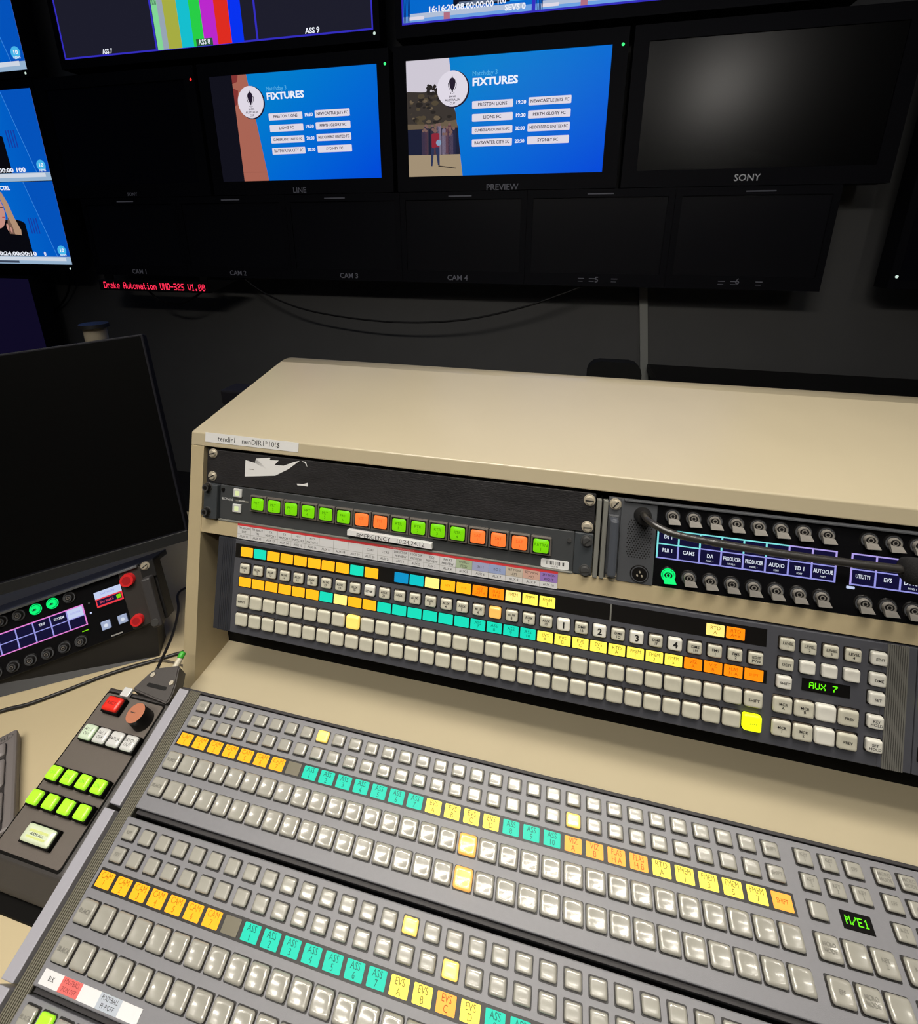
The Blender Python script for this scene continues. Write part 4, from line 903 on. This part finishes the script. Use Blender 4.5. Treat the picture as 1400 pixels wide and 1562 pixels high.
for i in range(6):
    c = -1936 + 508.8 * i
    c = [-1936, -1405, -873, -398, 120, 618][i]; x0 = [-2190, -1670, -1138, -636, -140, 370][i]; x1 = [-1671, -1139, -637, -141, 369, 868][i]
    t, cx, z0 = wall_monitor('camera_monitor', CDL[i], x0, x1, -197, 146, (x0 + 22, x1 - 22, -150, 118), text=CN[i], tx=[-1936, -1407, -873, -405, 130, 608][i], tz=[-180, -177, -178, -177, -173, -169][i], ts=29, group='camera monitors in the lower row', off=mat('camera_screen_off', (30, 30, 36), .35, spec=.35))
    m = MB(); X = [-1938, -1394, -911, -392, 122, 636][i]; m.rect(X - 48 - cx, X + 42 - cx, 128 - z0, 132 - z0, 2.6, LET); m.build('bezel_glint', t)  # thin reflections along the top bezel, put in as grey bars
    if i > 3:
        m = MB(); b0 = X - 60 if i == 4 else X - 90
        for k in (0, 1, 3): m.rect(b0 + 40 * k - cx, b0 + 40 * k + 22 - cx, -170 - z0, -167 - z0, 2.6, LET); m.rect(b0 + 40 * k - cx, b0 + 40 * k + 18 - cx, -180 - z0, -178 - z0, 2.6, LET)
        m.build('worn_print', t)
# big multiviewer screens at the left
TB = gradient_glow('studio_blue', ((2, 104, 204), (0, 66, 180)), (1.4, 0.0, 0), -0.35)
def tile(p, x1, z0, z1, tc, tcx, woman=False, ctrl=False):
    x0 = x1 - 676; dx = x1 + 2327
    p.rect(x0, x1, z0, z1, TB); db = glow('studio_deep_blue', (4, 82, 186)); st = glow('studio_stripe', (22, 60, 160)); ln = glow('studio_line', (60, 140, 226))
    zt = z1
    h = z1 - z0; zb = z0 + 36
    p.poly([(x1, zb), (-2406 + dx, zb), (-2504 + dx, z1), (x1, z1)], db, .5)
    p.poly([(-2406 + dx, zb), (-2409 + dx, zb), (-2507 + dx, z1), (-2504 + dx, z1)], ln, .8)
    for k in range(4):
        a = -2531 + 15.5 * k + dx; yb = z0 + (144 if not woman else 144)
        p.poly([(a, yb), (a + 7, yb), (a + 4, yb + 73), (a - 3, yb + 73)], st, .8)
    p.rect(x0, x1, z0, z0 + 36, glow('ticker_silver', (150, 178, 206)), 1); p.rect(x0, x1 - 32, z0 + 16, z0 + 33, glow('ticker_white', (206, 214, 226)), 1.3); p.rect(x0, x1 - 330, z0 + 4, z0 + 15, glow('ticker_dark', (60, 70, 90)), 1.3)
    p.rect(x1 - 3, x1, z0, z1, glow('edge_sand', (140, 120, 110)), 1.6)
    p.disc(x1 - 46, z0 + 65, 26, glow('channel_disc', (70, 180, 232)), 1, 24); p.fit('10', x1 - 58, x1 - 34, z0 + 66, 22, WB, .03); p.fit('NEWS', x1 - 62, x1 - 24, z0 + 44, 13, WB, .02)
    p.fit(tc, tcx[0], tcx[1], z0 + 48, 26, WB, .03, 6)
def leftB(p):
    for z0, z1, wm in ((228, 605, 0), (-153, 225, 1)):
        for k in (1, 0):
            x1 = -2327 - 678 * k
            if k == 0: tile(p, x1, z0, z1, ':00:00 100' if not wm else '10:24.00:00:10', (-2640, -2469) if not wm else (-2790, -2536), wm)
            else: p.rect(x1 - 676, x1, z0, z1, TB)
    p.text('0', -2480, -105, 26, WB, .03, 1, 6); p.text('CTRL', -2625, 199, 26, WB, .03, 1, 6)
    dk = glow('jacket_black', (8, 8, 14)); hair = glow('hair_blond', (176, 142, 116)); hair2 = glow('hair_shadow', (120, 92, 78)); skin = glow('face_skin', (196, 142, 130))
    # presenter in the upper tile: only a dark jacket
    p.poly([(-2556, 264), (-2552, 289), (-2556, 420), (-2600, 432), (-2800, 432), (-2830, 264)], dk, 3)
    # presenter in the lower tile
    p.poly([(-2554, -116), (-2556, 39), (-2575, 50), (-2602, 56), (-2780, 56), (-2830, -116)], dk, 3)
    p.disc(-2726, 98, 60, skin, 3.3, 82); p.poly([(-2740, 50), (-2694, 56), (-2690, 40), (-2750, 30)], skin, 3.2)
    p.poly([(-2700, 186), (-2655, 182), (-2632, 132), (-2615, 66), (-2592, 8), (-2597, -16), (-2636, -12), (-2640, 30), (-2655, 70), (-2662, 120), (-2676, 160)], hair, 3.6)
    p.poly([(-2655, 70), (-2640, 30), (-2636, -12), (-2668, -10), (-2672, 20)], hair2, 3.5)
    p.disc(-2671, 22, 7, skin, 3.8, 18); p.disc(-2653, 8, 5, skin, 3.8, 14)
    p.rect(-2690, -2672, 66, 70, glow('lip_red', (170, 60, 70)), 3.9); p.rect(-2688, -2668, 112, 116, dk, 3.9)
    p.rect(-2860, -2560, -118, -108, glow('caption_grey', (90, 98, 110)), 4)
t, cx, z0 = wall_monitor('multiview_screen', 'large wall screen at the left edge showing a blond presenter over blue studio tiles', -3700, -2308, -182, 640, (-3683, -2325, -155, 607), led=(-2342, -173), ledc=DOTW)
picture(t, cx, z0, 'broadcast_picture', leftB)
def leftA(p):
    tile(p, -2317, 675, 1052, '', (-2640, -2469)) if False else None
    x1 = -2318; p.rect(x1 - 1356, x1, 675, 1430, TB); db = MATS['studio_deep_blue']; p.poly([(x1, 708), (-2396, 708), (-2500, 1052), (x1, 1052)], db, .5); p.poly([(-2396, 708), (-2399, 708), (-2503, 1052), (-2500, 1052)], MATS['studio_line'], .8)
    p.rect(x1 - 676, x1, 675, 708, MATS['ticker_silver'], 1); p.rect(x1 - 676, x1 - 36, 692, 710, MATS['ticker_white'], 1.3); p.rect(x1 - 3, x1, 675, 1430, MATS['edge_sand'], 1.6)
    p.disc(-2362, 741, 26, MATS['channel_disc'], 1, 24); p.fit('10', -2374, -2350, 742, 22, WB, .03); p.fit('NEWS', -2378, -2340, 722, 13, WB, .02)
t, cx, z0 = wall_monitor('multiview_screen', 'large wall screen in the top left corner showing a plain blue studio picture', -3700, -2300, 645, 1455, (-3676, -2316, 673, 1432), led=(-2329, 660), ledc=DOTW)
picture(t, cx, z0, 'broadcast_picture', leftA)
VI = glow('tile_border_blue', (52, 46, 190)); GT = glow('tile_grey', (28, 28, 42), 1.0)
def assd(p):
    z0 = 696
    p.rect(-2106, -714, z0, 1480, VI)
    for a, b in ((-2099, -1646), (-1638, -1189), (-1181, -721)):
        p.rect(a, b, z0 + 6, 952, GT, .4); p.rect(a, b, 962, 1215, GT, .4); p.rect(a, b, 1225, 1474, GT, .4)
    bars = [(-1636, -1610, (130, 214, 150)), (-1610, -1584, (150, 164, 178)), (-1584, -1522, (166, 172, 66)), (-1522, -1467, (22, 190, 206)), (-1467, -1418, (40, 205, 70)), (-1418, -1357, (186, 40, 204)), (-1357, -1296, (222, 44, 32)), (-1296, -1243, (6, 50, 240))]
    for k, (a, b, c) in enumerate(bars): p.rect(a, b, z0 + 2, 952, glow('colour_bar_%d' % k, c), .8)
    for k in range(5): p.rect(-1634 + 5 * k, -1632 + 5 * k, 850, 952, DRKI, 1.2)
    p.rect(-1455, -1380, z0 + 2, 722, glow('label_shade', (44, 86, 60)), 1.2)
    p.fit('ASS 7', -1908, -1858, 711, 24, WB, .03); p.fit('ASS 8', -1445, -1392, 710, 24, WB, .015); p.fit('ASS 9', -984, -925, 712, 25, WB, .03)
t, cx, z0 = wall_monitor('multiview_screen', 'large wall screen with colour bars and tiles marked ASS 7, ASS 8 and ASS 9', -2130, -690, 660, 1500, (-2106, -714, 694, 1480), led=(-710, 683), ledc=DOTW)
picture(t, cx, z0, 'multiview_picture', assd)
def sevs(p):
    p.rect(-606, 786, 700, 1480, VI)
    for a, b in ((-600, -152), (-140, 312), (322, 780)):
        p.rect(a, b, 706, 960, TB, .4); p.rect(a, b, 968, 1215, WHT if a < 0 else TB, .4); p.rect(a, b, 1225, 1474, TB, .4)  # upper tiles, out of view, made bright for a blue sheen on the cabinet
        p.rect(a, b, 706, 724, glow('tick_blue', (110, 160, 224)), .8); p.rect(a + 22, b - 24, 716, 731, glow('tick_silver', (176, 190, 214)), 1.1); p.rect(a + 20, a + 76, 712, 722, WHT, 1.4); p.rect(a + 146, a + 168, 706, 726, glow('tick_red', (176, 110, 130)), 1.5)
        for k in range(5): p.rect(a + 2 + 5 * k, a + 4 + 5 * k, 706, 800, glow('meter_navy', (12, 20, 90)), 1.6)
    p.rect(-420, -190, 738, 900, glow('jacket_navy', (10, 14, 34)), .8); p.rect(-400, -250, 742, 752, glow('cap_grey', (90, 104, 130)), 1); p.rect(-225, -152, 738, 760, glow('chan_cyan', (40, 150, 220)), 1)
    p.fit('16:16:20:08.00:00:00', -508, -282, 737, 25, WB, .03, 6); p.fit('100', -268, -240, 741, 22, WB, .03, 6); p.fit('SEVS 0', -242, -172, 720, 24, WB, .03, 6)
t, cx, z0 = wall_monitor('multiview_screen', 'large wall screen at the top with a running timecode and the marking SEVS', -630, 810, 660, 1500, (-606, 786, 698, 1480))
picture(t, cx, z0, 'multiview_picture', sevs)
wall_monitor('multiview_screen', 'dark bluish switched off screen low on the left edge, below the presenter screen', -3990, -2612, -1010, -214, (-3974, -2628, -990, -228), off=SCROFFB)
wall_monitor('multiview_screen', 'dark screen with a tiny pale light at the right edge of the picture', 1062, 2480, -182, 640, (1086, 2456, -155, 612), led=(1081, -142), ledc=DOTW)
# LED sign hanging under CAM 1
t = frame('led_sign', (-1850, 1762, -266), PI / 2); tag(t, 'red dot matrix sign reading Drake Automation UMD-32S V1.00, below CAM 1', 'sign')
m = MB(); m.box(-296, 304, 0, 47, -34, 0, BPLAST, 2); m.build('housing', t)
m = MB(); dots(m, 'Drake Automation UMD-32S V1.00', -268, 290, 24.5, 30, .4, LEDR); q = m.build('led_text', t, 'red dot matrix letters'); q['kind'] = 'stuff'
m = MB(); m.prism([(304, 2), (440, 58), (304, 58)], -32, -8, BPLAST); m.box(-280, -240, 44, 70, -34, -20, BPLAST); m.box(250, 290, 44, 70, -34, -20, BPLAST); m.build('bracket', t)
c1 = [(-1402, 1812, -196), (-1279, 1815, -274), (-1090, 1815, -335), (-811, 1815, -367), (-573, 1815, -368), (-347, 1815, -342), (-135, 1815, -286), (14, 1815, -229), (97, 1812, -193)]
cable('hanging_cable', 'long black cable sagging below the camera monitors from CAM 2 to 5', c1, 4.0)
cable('hanging_cable', 'short black cable loop hanging under the red dot matrix sign', [(-1905, 1790, -262), (-1852, 1800, -314), (-1781, 1800, -327), (-1706, 1800, -315), (-1600, 1790, -262)], 4.5)
cable('hanging_cable', 'black cable hanging down the wall beside the dark bluish screen', [(-2440, 1850, -190), (-2500, 1900, -250), (-2580, 1925, -330), (-2680, 1940, -400), (-2764, 1945, -429)], 5)
# wall trunking, bench, chair
m = MB(); m.prism([(296, -120), (326, -120), (400, -750), (370, -750)], 1935, 1958, TRUNK, 'y'); o = m.build('cable_trunking'); o.location = (0, 0, EYE * S); tag(o, 'pale slanting cable trunking running down the wall below monitor 5', 'trunking')
t = frame('low_bench', (900, 1740, -EYE)); tag(t, 'black low bench against the wall, seen just above the cabinet top', 'bench')
m = MB(); m.box(-535, 800, -150, 170, 790, 822, BPLAST, 4); m.build('top', t)
for x in (-515, 100, 760): m = MB(); m.box(x, x + 30, -140, 160, 0, 790, BPLAST, 2); m.build('leg_panel', t)
t = frame('office_chair', (200, 1560, -EYE)); tag(t, 'dark office chair whose rounded back peeks over the cabinet', 'chair')
m = MB(); m.rrect(-92, 82, 480, 922, 40, 22, mat('chair_fabric', (34, 34, 33), .8, noise=.3, scale=40), -22); q = m.build('backrest', t); q.rotation_euler = (PI / 2, 0, 0)
m = MB(); m.box(-230, 220, -430, 30, 440, 500, MATS['chair_fabric'], 20); m.build('seat', t); m = MB(); m.cyl(0, -200, 28, 90, 440, METALD, 16); m.build('gas_post', t)
for k in range(5):
    a = 2 * PI * k / 5; m = MB(); m.tube([(0, -200, 95), (150 * math.cos(a), -200 + 150 * math.sin(a), 80), (290 * math.cos(a), -200 + 290 * math.sin(a), 55)], 18, BPLAST, 10, sub=3); m.cyl(290 * math.cos(a), -200 + 290 * math.sin(a), 24, 0.5, 50, BPLAST, 14); m.build('base_arm', t)
